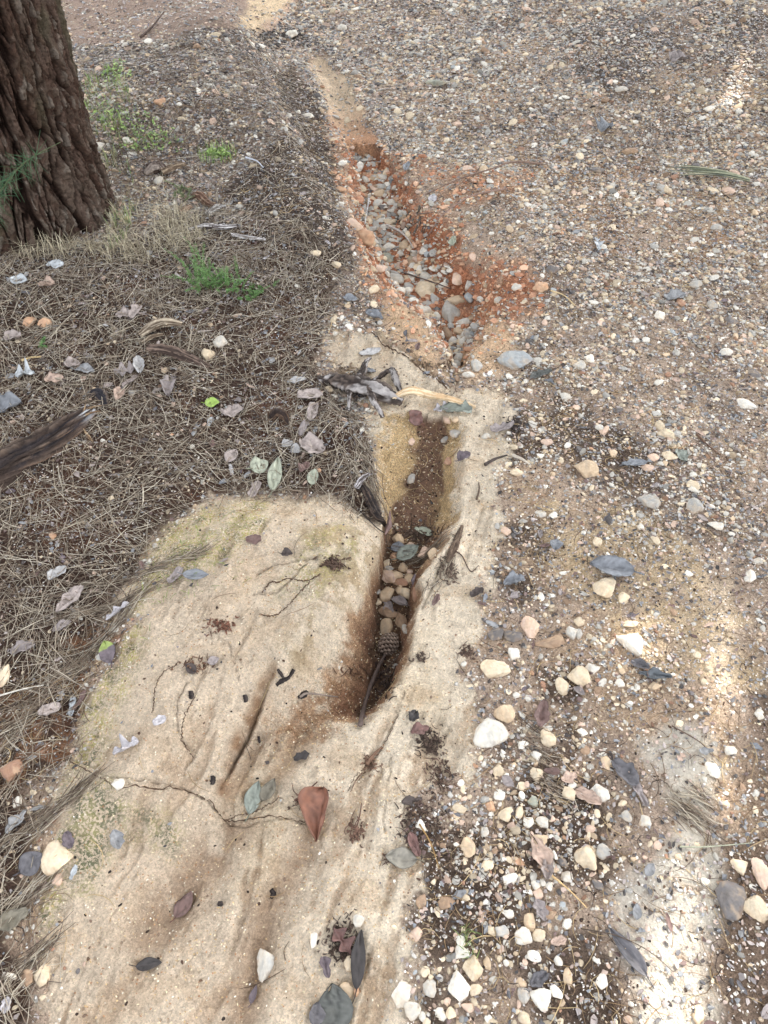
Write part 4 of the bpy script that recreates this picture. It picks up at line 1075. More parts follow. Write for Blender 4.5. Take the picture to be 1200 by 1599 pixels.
# px, py, length, width, angle of the long axis in the view, colour, shape, curl, label
L = [
 (503, 1276, 74, 50, 262, 'russet', 'heart', 1.7, 'russet brown curled leaf with a pointed tip standing on the sand'),
 (398, 1247, 48, 26, 78, 'green grey', 'oval', .35, 'grey green pointed oval leaf lying against a brown one on the sand'),
 (422, 1236, 36, 24, 60, 'olive', 'oval', .3, 'olive brown leaf overlapping the right of the grey green one'),
 (290, 1415, 40, 28, 62, 'brown', 'oval', .25, 'plum brown kidney shaped leaf alone on the sand at lower left'),
 (234, 1507, 42, 18, 5, 'dark', 'oval', .3, 'dark pointed leaf on the sand below the plum brown one'),
 (472, 1183, 26, 18, 10, 'dark', 'ragged', .3, 'small dark torn leaf on the sand above the grey green leaf'),
 (307, 900, 40, 15, 2, 'blue grey', 'oval', .3, 'blue grey oval leaf at the edge of the needles on the dome'),
 (275, 903, 28, 20, 60, 'lilac', 'ragged', .5, 'crumpled lilac brown leaf touching the blue grey oval leaf'),
 (173, 1022, 40, 26, 125, 'purple brown', 'oval', .2, 'purple leaf with a yellow green tip at the needle edge'),
 (396, 845, 24, 16, 10, 'brown', 'ragged', .5, 'small brown folded leaf on the top of the dome'),
 (449, 867, 18, 13, 0, 'dark brown', 'oval', .5, 'tiny dark curled leaf right of the brown folded leaf'),
 (351, 879, 18, 10, 0, 'pink grey', 'ragged', .3, 'small pale pink leaf fragment on the dome'),
 (200, 1170, 42, 26, 20, 'white lilac', 'lobed', .6, 'white lilac lobed bark flake on the mossy crust'),
 (250, 1126, 20, 16, 30, 'white lilac', 'ragged', .3, 'small pale lilac flake above the big lobed flake'),
 (187, 958, 44, 14, 20, 'white lilac', 'lobed', .8, 'pale curled strip flake beside the needle drift'),
 (115, 1104, 30, 14, 100, 'pale blue', 'ragged', .5, 'pale blue white flake standing in the needles'),
 (128, 1096, 30, 12, 60, 'brown', 'ragged', .4, 'brown scrap leaning behind the pale blue flake'),
 (78, 1110, 32, 20, 30, 'pink grey', 'ragged', .4, 'pinkish leaf scrap left of the pale blue flake'),
 (112, 940, 46, 26, 55, 'pink grey', 'ragged', .4, 'long pinkish grey leaf under the needles at left'),
 (98, 980, 28, 16, 30, 'lilac', 'ragged', .4, 'lilac leaf below the long pinkish grey one'),
 (92, 898, 28, 20, 40, 'pale grey', 'ragged', .4, 'pale grey leaf above the long pinkish grey one'),
 (38, 1015, 36, 22, 20, 'lilac', 'ragged', .4, 'lilac grey leaf in needles near the left edge'),
 (27, 1286, 38, 24, 70, 'grey', 'ragged', .35, 'grey leaf standing in the needles below the rusty stone'),
 (62, 1265, 28, 10, 8, 'grey', 'ragged', .3, 'narrow grey scrap above the large cream and pink stone'),
 (52, 1348, 38, 34, 40, 'dark grey', 'oval', .15, 'dark slate coloured leaf left of the large cream and pink stone'),
 (108, 1312, 24, 20, 120, 'purple brown', 'ragged', .4, 'plum leaf sticking up behind the large cream and pink stone'),
 (117, 1362, 20, 11, 70, 'pale blue', 'ragged', .4, 'small bluish white flake right of the large cream and pink stone'),
 (182, 1311, 28, 20, 120, 'grey', 'ragged', .5, 'grey folded leaf on the mossy crust'),
 (22, 1435, 44, 30, 30, 'olive', 'ragged', .4, 'brown yellow leaf in the needles at the left edge'),
 (10, 1570, 20, 16, 90, 'white lilac', 'ragged', .4, 'white flake at the bottom left corner'),
 (41, 588, 28, 22, 10, 'pale blue', 'lobed', .4, 'pale blue lobed leaf on the needle mat at left'),
 (14, 640, 44, 24, 15, 'blue grey', 'ragged', .5, 'blue grey folded leaf at the left edge above the log'),
 (88, 417, 26, 12, 0, 'pale blue', 'ragged', .4, 'pale bluish leaf at the foot of the tree'),
 (32, 442, 26, 11, 0, 'pale blue', 'oval', .3, 'pale blue leaf left on the needle mat below the trunk'),
 (74, 446, 24, 13, 0, 'tan', 'ragged', .4, 'orange tan leaf right of the pale blue one below the trunk'),
 (22, 528, 26, 16, 0, 'pink grey', 'ragged', .4, 'pinkish leaf below the orange pebbles'),
 (193, 494, 24, 14, 0, 'pink grey', 'ragged', .4, 'pinkish brown leaf in the middle of the needle mat'),
 (212, 490, 18, 18, 60, 'pink grey', 'ragged', .5, 'upturned pink leaf right of the pinkish brown one'),
 (196, 582, 30, 20, 10, 'lilac', 'lobed', .4, 'lilac leaf left of the curled grey leaf on the mat'),
 (218, 575, 26, 18, 120, 'pale grey', 'ragged', .5, 'pale grey crumpled leaf right of the lilac one'),
 (134, 583, 30, 16, 0, 'grey', 'oval', .3, 'grey green oval leaf on the mat above the log'),
 (114, 571, 24, 16, 0, 'pink grey', 'ragged', .4, 'pink grey leaf above the grey green oval leaf'),
 (87, 596, 30, 16, 0, 'tan', 'ragged', .4, 'faded tan leaf left of the grey green oval leaf'),
 (265, 606, 30, 26, 100, 'lilac', 'ragged', .6, 'big crumpled lilac leaf at the centre of the mat'),
 (205, 598, 24, 14, 45, 'pink grey', 'ragged', .4, 'pink grey curl between the lilac leaves'),
 (187, 619, 18, 20, 90, 'tan', 'ragged', .6, 'small tan curl by the tip of the log'),
 (332, 632, 22, 13, 8, 'yellow green', 'oval', .15, 'bright yellow green leaf lying on the needle mat'),
 (329, 661, 14, 10, 80, 'pale blue', 'ragged', .4, 'tiny pale blue scrap below the yellow green leaf'),
 (366, 648, 30, 22, 20, 'pink grey', 'ragged', .5, 'pinkish crumpled leaf right of the yellow green leaf'),
 (431, 742, 44, 22, 82, 'pale green', 'oval', .25, 'long pale green leaf standing out above the dome'),
 (406, 730, 28, 22, 20, 'pale green', 'oval', .25, 'round pale green leaf left of the long pale green one'),
 (490, 746, 22, 18, 80, 'pale green', 'oval', .2, 'small pale green leaf right of the long pale green one'),
 (363, 715, 22, 18, 60, 'pink grey', 'oval', .3, 'pinkish leaf behind the round pale green one'),
 (465, 596, 28, 10, 4, 'pale grey', 'oval', .3, 'slim silver leaf above the leaf pile'),
 (485, 621, 40, 20, 5, 'pink grey', 'ragged', .4, 'broad pinkish leaf below the slim silver leaf'),
 (490, 646, 28, 22, 80, 'pink grey', 'ragged', .4, 'pinkish leaf in the middle of the leaf pile'),
 (490, 703, 38, 30, 150, 'pink grey', 'ragged', .5, 'big pink grey folded leaf at the bottom of the leaf pile'),
 (474, 672, 24, 16, 70, 'lilac', 'ragged', .5, 'lilac leaf between the two pinkish leaves of the pile'),
 (463, 705, 18, 14, 0, 'pale grey', 'oval', .3, 'pale oval leaf of the pile right one of a pair'),
 (450, 696, 18, 12, 20, 'pale grey', 'oval', .3, 'pale oval leaf of the pile left one of a pair'),
 (475, 733, 20, 18, 60, 'brown', 'ragged', .6, 'reddish brown curled leaf above the small pale green one'),
 (399, 768, 24, 20, 60, 'pink grey', 'ragged', .5, 'pinkish scrap on the rim of the dome'),
 (578, 552 + 1, 34, 12, 10, 'pale grey', 'ragged', .3, 'pale leaf on the upper sand behind the root'),
 (575, 581, 26, 10, 5, 'blue grey', 'oval', .3, 'blue grey leaf above the exposed root'),
 (955, 890, 66, 30, 165, 'blue grey', 'oval', .5, 'large blue grey leaf on the pale soil at right'),
 (1022, 1057, 50, 18, 172, 'blue black', 'ragged', .8, 'blue black rolled leaf below the sunlit white stone'),
 (1000, 1040, 28, 16, 150, 'dark grey', 'ragged', .6, 'dark crumpled leaf left behind the blue black roll'),
 (626, 1343, 50, 32, 176, 'olive grey', 'oval', .2, 'olive grey spotted leaf with a hole pointing left on the sand'),
 (647, 1320, 36, 24, 110, 'red brown', 'ragged', .4, 'red brown leaf touching the spotted olive leaf'),
 (643, 1252, 34, 16, 15, 'dark brown', 'ragged', .5, 'dark pointed leaf on the sand above the spotted one'),
 (534, 1472, 46, 34, 130, 'red brown', 'lobed', .5, 'reddish brown leaf in the upper part of the hollow'),
 (562, 1500, 80, 24, 85, 'dark', 'oval', .3, 'long dark wet leaf on the right side of the hollow'),
 (525, 1575, 66, 58, 100, 'dark green grey', 'oval', .12, 'large dark green grey round leaf at the bottom of the hollow'),
 (508, 1512, 30, 22, 110, 'purple brown', 'ragged', .4, 'purple scrap on the left of the hollow'),
 (492, 1585, 34, 26, 80, 'dark grey', 'oval', .3, 'dark leaf half under the large round leaf'),
 (398, 1554, 26, 12, 80, 'purple brown', 'oval', .3, 'small purple leaf on the sand below the whitish stone'),
 (979, 1486, 78, 24, 128, 'dark grey', 'oval', .5, 'narrow long grey leaf pointing into the sunlit strip'),
 (845, 1336, 52, 34, 110, 'tan', 'ragged', .6, 'curled tan pink leaf in the gravel'),
 (855, 1355, 36, 26, 80, 'pink grey', 'ragged', .9, 'inner pink grey curl lying on the curled tan pink leaf'),
 (918, 1246, 42, 22, 150, 'tan', 'ragged', .5, 'brown orange leaf under the white rounded stone'),
 (888, 1216, 26, 20, 20, 'tan', 'ragged', .4, 'orange brown leaf left of the white rounded stone'),
 (975, 1208, 46, 30, 130, 'dark grey', 'ragged', .6, 'dark lilac crumpled leaf left of the pale strip'),
 (998, 1240, 40, 20, 110, 'lilac', 'ragged', .6, 'lilac leaf hanging below the dark crumpled one'),
 (844, 1422, 32, 26, 110, 'lilac', 'ragged', .3, 'lilac brown leaf beside the pebble cluster'),
 (872, 1470, 26, 14, 10, 'tan', 'ragged', .3, 'orange leaf scrap right of the pebble cluster'),
 (840, 1530, 34, 24, 30, 'dark grey', 'ragged', .4, 'grey folded leaf above the white stone near the bottom edge'),
 (645, 654, 30, 17, 170, 'red brown', 'oval', .5, 'brown lilac leaf on the damp trough floor'),
 (712, 645, 50, 20, 170, 'green grey', 'ragged', .4, 'grey green lichen covered leaf at the trough head'),
 (690, 640, 26, 14, 10, 'white lilac', 'lobed', .4, 'white lichen flake left of the grey green leaf at the trough head'),
 (785, 672, 38, 18, 10, 'lilac', 'ragged', .6, 'lilac grey pointed leaf at the right edge of the sand ridge'),
 (726, 716, 22, 16, 20, 'purple brown', 'oval', .4, 'purple leaf on the right rim of the damp trough'),
 (845, 589, 36, 14, 10, 'dark green grey', 'ragged', .4, 'dark green grey leaf right of the large blue grey stone'),
 (846, 1117, 40, 28, 70, 'brown', 'ragged', .3, 'pinkish brown leaf right of the large flat white stone'),
 (637, 867, 38, 22, 28, 'green grey', 'oval', .35, 'grey green leaf on the stones in the slot'),
 (622, 857, 24, 13, 5, 'blue grey', 'oval', .4, 'blue grey leaf left of the grey green one in the slot'),
 (608, 949, 24, 17, 120, 'lilac', 'ragged', .4, 'grey lilac leaf on the left of the slot'),
 (624, 941, 28, 12, 160, 'lilac', 'oval', .6, 'lilac leaf under the bright cream pointed stone'),
 (604, 858, 30, 13, 95, 'brown', 'oval', .5, 'brown leaf against the left wall at the slot top'),
 (662, 833, 30, 16, 160, 'pale green', 'ragged', .4, 'pale greenish leaf where the trough meets the slot'),
 (648, 916, 16, 10, 40, 'purple brown', 'oval', .4, 'purple leaf on the right of the slot'),
 (745, 968 - 40, 24, 16, 30, 'dark brown', 'ragged', .5, 'dark brown curled leaf on the sand right of the slot'),
 (681, 940, 20, 12, 60, 'brown', 'ragged', .4, 'brown fragment on the sand beside the slot rim'),
 (646, 1120, 18, 22, 60, 'dark', 'ragged', .5, 'black curled scrap on the sand below the slot'),
 (656, 1142, 30, 22, 20, 'red brown', 'ragged', .5, 'red brown leaf at the top of the litter clump on the sand'),
 (1052, 466, 36, 12, 5, 'grey', 'ragged', .4, 'grey leaf shred on the slope below the palm leaf'),
 (932, 384, 20, 16, 80, 'pale blue', 'lobed', .4, 'bluish leaf on the far right slope'),
 (945, 203, 22, 14, 20, 'blue grey', 'ragged', .5, 'blue grey folded leaf on the far slope'),
 (1057, 102, 28, 14, 10, 'lilac', 'ragged', .5, 'lilac leaf left of the far sunlit spot'),
 (990, 745 - 18, 40, 14, 4, 'blue grey', 'ragged', .4, 'long blue grey strip leaf right of the tan faceted stone'),
 (1063, 715, 18, 24, 100, 'green grey', 'ragged', .4, 'green leaf shred right of the cream oval stone'),
 (868, 868 - 15, 18, 20, 70, 'blue grey', 'oval', .4, 'small bluish leaf on the pale patch'),
 (803, 912, 34, 22, 10, 'blue grey', 'ragged', .5, 'blue grey crumpled leaves at the sand edge above the pinkish stone'),
 (300, 1045, 22, 14, 150, 'dark brown', 'oval', .4, 'dark brown leaf in the root tangle on the crust'),
 (334, 1033, 18, 12, 20, 'lilac', 'oval', .3, 'small lilac petal like leaf on the crust'),
 (636, 235 + 28, 12, 8, 60, 'blue grey', 'oval', .3, 'little bluish leaf on the red wall of the gully'),
 (676, 313, 9, 14, 90, 'white lilac', 'oval', .3, 'white pointed leaf on the red earth beside the twigs'),
 (709, 380, 8, 16, 85, 'pale green', 'oval', .3, 'small green grey leaf on the red earth'),
 (584, 495, 28, 14, 165, 'blue grey', 'ragged', .5, 'blue grey leaf on the left bank beside the sand'),
 (547, 469, 22, 10, 0, 'blue grey', 'oval', .3, 'blue grey oval leaf left of the gully on the needle slope'),
]

def leaf_mesh(Lm, Wm, colour, shape, curl, rng, nt=14, ns=6, name='leaf'):
    t = np.linspace(0, 1, nt + 1); s = np.linspace(-1, 1, ns + 1)
    sd = int(rng.integers(9999))
    if shape == 'oval': w = np.sin(np.pi * t ** .85) ** .75
    elif shape == 'heart': w = np.clip(np.sin(np.pi * (t ** .6)), 0, 1) ** .8 * (1 - .25 * t)
    elif shape == 'lobed': w = np.sin(np.pi * t) ** .55 * (.62 + .42 * np.cos(t * 15 + rng.uniform(0, 6)))
    else: w = np.sin(np.pi * np.clip(t * .96 + .02, 0, 1)) ** .5 * (.78 + .35 * fbm(t * 4 + sd, t * 0, 1, 2, sd))
    w = np.clip(w, .02, 1.1)
    wl = w * (1 + (.22 if shape in ('ragged', 'lobed') else .04) * fbm(t * 6, t * 0 + 3, 1.2, 2, sd + 1))
    wr = w * (1 + (.22 if shape in ('ragged', 'lobed') else .04) * fbm(t * 6, t * 0 + 9, 1.2, 2, sd + 2))
    if shape == 'heart': wl = wl * 1.35; wr = wr * .5
    T, Sx = np.meshgrid(t, s, indexing='ij')
    W = np.where(Sx < 0, wl[:, None], wr[:, None])
    X = (T - .5) * Lm; Y = Sx * W * Wm / 2
    bend = rng.uniform(-.05, .2) * (1 + curl)
    Zc = curl * .42 * Wm * (np.abs(Sx) * W) ** 1.6 * (1 + .5 * np.sin(T * 3 + sd)) + bend * Lm * ((T - .5) ** 2) * 1.6
    Zc = Zc + .10 * Wm * fbm(T * 3.4 + sd, Sx * 1.7, 1.3, 4, sd + 5) * (1 + curl) * 1.2 - .05 * Wm * np.exp(-(Sx / .12) ** 2)
    if shape == 'heart': Zc = Zc * .6 + .22 * Wm * (1 - T) + .12 * Wm * np.clip(Sx, 0, 1) ** 2
    V = np.stack([X, Y, Zc], -1).reshape(-1, 3)
    idx = np.arange((nt + 1) * (ns + 1)).reshape(nt + 1, ns + 1)
    F = np.stack([idx[:-1, :-1], idx[1:, :-1], idx[1:, 1:], idx[:-1, 1:]], -1).reshape(-1, 4)
    base = pale(lin(*LC[colour]), {'russet': 1, 'yellow green': .9, 'pale green': .8}.get(colour, .6)) * .94
    vein = np.exp(-(Sx / .13) ** 2) * .28 + .08 * np.abs(np.sin(T * 22 + np.abs(Sx) * 5)) ** 6
    blotch = .38 * fbm(T * 3 + sd, Sx * 1.5 + 4, 1.8, 4, sd + 8) - .35 * (fbm(T * 7 + sd, Sx * 3, 1.5, 2, sd + 12) > .42)
    edge = -.18 * (np.abs(Sx) > .95)
    C = base[None, None, :] * (1 + vein + blotch + edge)[..., None]
    return V, F, C.reshape(-1, 3)

def stem_add(V, F, C, Lm, Wm, colour):
    n = len(V); r = max(.0006, Wm * .03)
    P = [(-.5 * Lm, 0, .0), (-.62 * Lm, .02 * Lm, .002), (-.72 * Lm, .05 * Lm, .004)]
    z0 = V[(V[:, 0] < -.49 * Lm)][:, 2].mean()
    v = []
    for i, p in enumerate(P):
        for k in range(3):
            a = k * 2.094
            v.append((p[0], p[1] + r * math.cos(a), p[2] + z0 + r * math.sin(a)))
    f = []
    for i in range(2):
        for k in range(3): f.append((n + i * 3 + k, n + i * 3 + (k + 1) % 3, n + (i + 1) * 3 + (k + 1) % 3, n + (i + 1) * 3 + k))
    return np.concatenate([V, v]), np.concatenate([F, f]), np.concatenate([C, np.repeat((lin(*LC[colour]) * .8)[None], 9, 0)])

def ground_frame(x, y, r=.012):
    z = H(np.array([x, x + r, x - r, x, x]), np.array([y, y, y, y + r, y - r]))
    n = Vector((-(z[1] - z[2]) / (2 * r), -(z[3] - z[4]) / (2 * r), 1)).normalized()
    return float(np.max(z)), n

def build_leaves():
    rng = np.random.default_rng(123)
    Ph = hits([(l[0], l[1]) for l in L])
    grp = 'fallen leaves and bark flakes lying about'
    for (px, py, ln, wd, ang, cn, shape, curl, lab), p in zip(L, Ph):
        x, y, z = p
        _, _, dep = seen(x, y, z); s = dep / FPX
        dist = math.sqrt(x * x + y * y + (CAMH - z) ** 2); sv = (CAMH - z) / dist
        a = math.radians(ang); dx, dy = math.cos(a) * ln * s, math.sin(a) * ln * s / max(sv, .35)
        Lm = math.hypot(dx, dy); az = math.atan2(dy, dx)
        wx, wy = -math.sin(a) * wd * s, math.cos(a) * wd * s / max(sv, .35); Wm = math.hypot(wx, wy)
        V, F, C = leaf_mesh(Lm, Wm, cn, shape, curl * 1.5, rng, 20, 10)
        if shape == 'oval': V, F, C = stem_add(V, F, C, Lm, Wm, cn)
        if 'yellow green tip' in lab:
            m = (V[:, 0] > .15 * Lm); C[m] = lin(138, 152, 84)
        zz, n = ground_frame(x, y, max(.008, Lm * .3))
        V[:, 2] -= V[:, 2].min()
        flake = 'flake' in lab
        me = mesh_np('leaf', V, F, C, M_LEAF, True)
        o = link('bark_flake' if flake else 'fallen_leaf', me, None)
        q = n.to_track_quat('Z', 'Y').to_matrix().to_4x4()
        rz = Matrix.Rotation(az, 4, 'Z')
        tilt = Matrix.Rotation(rng.normal(0, .08), 4, 'X')
        up = Vector((0, 0, 1)).rotation_difference(n).to_matrix().to_4x4()
        o.matrix_world = Matrix.Translation((x, y, max(z, zz - .004) + .0025)) @ up @ rz @ tilt
        md = o.modifiers.new('thick', 'SOLIDIFY'); md.thickness = .0005 if not flake else .002; md.offset = 0
        USED[lab] = 1
        tag(o, lab, 'bark flake' if flake else 'leaf', grp)
    # further single leaves, scattered
    pos = []
    x, y = scatter(9000, rng, 6.4, .05, 1.1)
    M = zones(x, y); zz, ta, tb, *_ = H(x, y, True)
    dens = (1 - M['sand']) * (.35 + .3 * sm(-.2, .4, M['w1'])) + 2.4 * M['leftfar'] + .1 * M['mat']
    dens *= (1 - .6 * M['red']) * (1 - .8 * M['tan']) * (1 - .93 * M['chan']) * (ta < .05)
    dens *= ((x - TRX) ** 2 + (y - TRY) ** 2 > .4 ** 2)
    k = rng.random(len(x)) < dens; x, y, zz = x[k], y[k], zz[k]
    n = len(x)
    size = rng.uniform(.012, .034, n)
    px, py, dep = seen(x, y, zz); pxs = size / dep * FPX
    infr = (px > 8) & (px < 1190) & (py > 8) & (py < 1590)
    order = np.argsort(-np.where(infr, pxs, 0))[:max(0, 290 - len(L))]
    ind = np.zeros(n, bool); ind[order] = True
    cnames = ['lilac', 'grey', 'blue grey', 'pink grey', 'brown', 'dark grey', 'tan', 'pale grey', 'dark brown', 'purple brown']
    cp = np.array([.13, .13, .09, .14, .14, .09, .11, .08, .06, .03])
    VV, FF, CC = [], [], []; off = 0
    for i in range(n):
        cn = cnames[int(rng.choice(len(cnames), p=cp))]
        if M['leftfar'][k][i] > .4 and rng.random() < .6: cn = ['pale grey', 'pink grey', 'white lilac', 'lilac'][int(rng.integers(4))]
        shape = 'oval' if rng.random() < .25 else ('lobed' if rng.random() < .25 else 'ragged')
        det = ind[i]
        V, F, C = leaf_mesh(size[i], size[i] * rng.uniform(.35, .7), cn, shape, rng.uniform(.2, .8), rng, 8 if det else 4, 4 if det else 2)
        C = C * rng.uniform(.8, 1.15)
        V[:, 2] -= V[:, 2].min()
        r = Matrix.Rotation(rng.uniform(0, 6.28), 3, 'Z') @ Matrix.Rotation(rng.normal(0, .22), 3, 'X') @ Matrix.Rotation(rng.normal(0, .15), 3, 'Y')
        if det:
            me = mesh_np('leaf', V, F, C, M_LEAF, True)
            o = link('fallen_leaf', me); o.matrix_world = Matrix.Translation((x[i], y[i], zz[i] + .003)) @ r.to_4x4()
            sz = 'mid sized' if size[i] > .027 else ('small' if size[i] > .019 else 'tiny')
            shp = {'oval': 'oval', 'lobed': 'wavy edged', 'ragged': 'crumpled'}[shape]
            tag(o, auto_label(px[i], py[i], f'{sz} {shp} {cn} leaf'), 'leaf', grp)
        else:
            V = V @ np.array(r).T + np.array([x[i], y[i], zz[i] + .003])
            VV.append(V); FF.append(F + off); CC.append(C); off += len(V)
    me = mesh_np('leaf_litter', np.concatenate(VV), np.concatenate(FF), np.concatenate(CC), M_LEAF, True)
    tag(link('leaf_litter', me), 'crumbled grey and brown leaf litter mixed into the gravel', 'leaf litter', None, 'stuff')
    print('litter leaves', n)
build_leaves()

# tiny leaf flecks
def flecks(n, seed, names_=('lilac', 'grey', 'blue grey', 'pink grey', 'dark grey', 'dark brown', 'brown', 'tan', 'dark'), nm='leaf_crumbs', lb='tiny grey and brown leaf fragments over the whole slope', ct='leaf litter', s0=.002, s1=.0065):
    rng = np.random.default_rng(seed)
    x, y = scatter(n, rng, 6.6, .02, 1.15)
    M = zones(x, y); z, ta, tb, *_ = H(x, y, True)
    dens = (1 - M['sand']) * (.5 + .4 * sm(-.2, .4, M['w1'])) + .5 * M['leftfar'] - .35 * M['mat'] + .006 * M['sand']
    k = rng.random(len(x)) < dens * (1 - .5 * M['red']) * (1 - .92 * M['tan']) * (1 - .95 * M['chan']) * (1 - .9 * np.maximum(M['wedge'], M['wedge2'])) * (1 - .6 * M['darkband']); x, y, z = x[k], y[k], z[k]; m = len(x)
    s = rng.uniform(s0, s1, m) * (1 + .2 * np.clip(y - .8, 0, 4)); a = rng.uniform(0, 6.28, m)
    ang = np.array([0, 1.2, 2.3, 3.3, 4.6]); rr = rng.uniform(.6, 1.3, (m, 5)); th = ang[None] + a[:, None]
    el = rng.uniform(.4, .9, m)[:, None]
    X = s[:, None] * rr * np.cos(ang)[None]; Y = s[:, None] * rr * np.sin(ang)[None] * el
    ca, sa = np.cos(a)[:, None], np.sin(a)[:, None]
    tz = rng.normal(0, .35, (m, 1)); tw = rng.normal(0, .35, (m, 1))
    V = np.stack([x[:, None] + X * ca - Y * sa, y[:, None] + X * sa + Y * ca, z[:, None] + .0025 + np.abs(tz * X) + tw * Y], -1).reshape(-1, 3)
    ctr = np.arange(m)[:, None] * 5
    F = np.concatenate([ctr + np.array([[0, 1, 2]]), ctr + np.array([[0, 2, 3]]), ctr + np.array([[0, 3, 4]])])
    cols = np.array([pale(lin(*LC[c]), .5) for c in names_])
    C = cols[rng.integers(0, len(cols), m)] * rng.uniform(.7, 1.2, m)[:, None]
    tag(link(nm, mesh_np(nm, V, F, np.repeat(C, 5, 0), M_GRAVEL if s1 < .005 else M_LEAF, False)), lb, ct, None, 'stuff')
    print('flecks', m)
flecks(260000, 55)
LC['dust a'] = (206, 190, 168); LC['dust b'] = (184, 164, 142); LC['dust c'] = (222, 212, 196); LC['dust d'] = (160, 142, 124)
flecks(420000, 56, ('dust a', 'dust b', 'dust c', 'dust d', 'dust a'), 'stone_chips', 'fine pale stone chips trodden into the slope', 'stone chips', .0011, .0030)

# ------------------------------------------------------------------ tubes: twigs, roots, logs
def catmull(P, n):
    P = np.asarray(P, float); Q = np.concatenate([[2 * P[0] - P[1]], P, [2 * P[-1] - P[-2]]])
    out = []
    m = len(P) - 1
    for k in range(n + 1):
        u = k / n * m; i = min(int(u), m - 1); t = u - i
        a, b, c, d = Q[i], Q[i + 1], Q[i + 2], Q[i + 3]
        out.append(.5 * ((2 * b) + (-a + c) * t + (2 * a - 5 * b + 4 * c - d) * t * t + (-a + 3 * b - 3 * c + d) * t ** 3))
    return np.array(out)

def tube(P, R, n=40, ns=10, rough=.1, seed=0, flat=1.0, ridges=0, colf=None, cap=True, knots=0):
    """P points (k,3), R radii per point. returns V, F, C"""
    C4 = catmull(np.concatenate([np.asarray(P, float), np.asarray(R, float)[:, None]], 1), n)
    Q = C4[:, :3]; r = np.clip(C4[:, 3], 1e-5, None)
    T = np.gradient(Q, axis=0); T /= np.linalg.norm(T, axis=1)[:, None] + 1e-12
    up = np.array([0, 0, 1.0]); A = np.cross(T, up); A /= np.linalg.norm(A, axis=1)[:, None] + 1e-9
    B = np.cross(A, T)
    th = np.linspace(0, 2 * np.pi, ns, endpoint=False)
    u = np.linspace(0, 1, n + 1)
    TH, UU = np.meshgrid(th, u)
    L_ = np.linalg.norm(np.diff(Q, axis=0), axis=1).sum(); asp = L_ / max(r.mean(), 1e-6)
    nz = fbm(np.cos(TH) * 1.6 + seed, np.sin(TH) * 1.6 + UU * asp * .22, 1.0, 4, seed)
    rg = fbm(TH * (ridges or 1) * .9 + seed, UU * asp * .05, 1.0, 3, seed + 4) if ridges else 0
    fz = fbm(np.cos(TH) * 5 + seed, np.sin(TH) * 5 + UU * asp * .9, 1.3, 4, seed + 9)
    if ridges: nz = .6 * nz + .8 * fz
    rg = fbm(TH * ridges * 1.1 + seed + .8 * nz, UU * asp * .16, 1.0, 4, seed + 4) if ridges else 0
    rr = r[:, None] * (1 + rough * nz * 1.6 + (.30 * rg if ridges else 0) + (.10 * fz if ridges else 0))
    V = Q[:, None, :] + A[:, None, :] * (rr * np.cos(TH))[..., None] + B[:, None, :] * (rr * np.sin(TH) * flat)[..., None]
    idx = np.arange((n + 1) * ns).reshape(n + 1, ns); nx = np.roll(idx, -1, 1)
    F = np.stack([idx[:-1], nx[:-1], nx[1:], idx[1:]], -1).reshape(-1, 4)
    V = V.reshape(-1, 3)
    if colf is None: C = np.repeat(lin(100, 82, 66)[None], len(V), 0)
    else: C = colf(UU.ravel(), TH.ravel(), nz.ravel(), rg.ravel() if ridges else nz.ravel())
    Fs = [F]
    if cap:
        n0 = len(V); V = np.concatenate([V, [Q[0]], [Q[-1]]]); C = np.concatenate([C, C[:1], C[-1:]])
        t0 = np.stack([np.full(ns, n0), nx[0], idx[0]], 1); t1 = np.stack([np.full(ns, n0 + 1), idx[-1], nx[-1]], 1)
        Fs.append(np.concatenate([t0, t1]))
    return V, Fs, C
def join(parts):
    VV, Q4, Q3, CC = [], [], [], []; off = 0
    for V, F, C in parts:
        for f in (F if isinstance(F, list) else [F]): (Q4 if f.shape[1] == 4 else Q3).append(f + off)
        VV.append(V); CC.append(C); off += len(V)
    Fs = [np.concatenate(q) for q in (Q4, Q3) if q]
    return np.concatenate(VV), Fs, np.concatenate(CC)
def onground(pts, lifts):
    p = hits(pts)
    p[:, 2] += np.asarray(lifts)
    return p
def pxm(p): return seen(p[0], p[1], p[2])[2] / FPX

def twig(pts, w, lab, colour=(104, 86, 72), lifts=None, taper=.45, name='twig', side=(), seed=1, mat=None, cat='twig', lift=None, rough=.12):
    P = onground(pts, lifts if lifts else [w * .6 * .001] * len(pts))
    s = pxm(P[len(P) // 2]); R = np.linspace(1, taper, len(P)) * w * s / 2
    P[:, 2] += R
    base = lin(*colour)
    cf = lambda u, t, nz, rg: base[None] * (1 + .5 * nz[:, None])
    parts = [tube(P, R, max(16, 8 * len(P)), 7, rough, seed, colf=cf)]
    for spt, sw in side:
        Q = onground(spt, [.004 + .004 * i for i in range(len(spt))]); parts.append(tube(Q, np.linspace(1, .4, len(Q)) * sw * s / 2, 14, 6, .1, seed + 3, colf=cf))
    V, F, C = join(parts)
    o = link(name, mesh_np(name, V, F, C, mat or M_TWIG, True)); USED[lab] = 1
    return tag(o, lab, cat, 'twigs and sticks lying on the ground' if cat == 'twig' else None)
twig([(846, 265), (800, 270), (762, 280), (720, 291), (688, 301), (645, 318)], 3.4, 'long thin arching twig upslope of the red earth', lifts=[.02, .04, .035, .03, .02, .01], colour=(120, 100, 88), side=[([(722, 290), (740, 275), (752, 262)], 1.6)])
twig([(792, 300), (760, 309), (728, 320), (700, 337), (684, 352), (668, 374)], 3.2, 'second curved twig below the long arching one', lifts=[.01, .02, .025, .02, .02, .01], colour=(134, 112, 100))
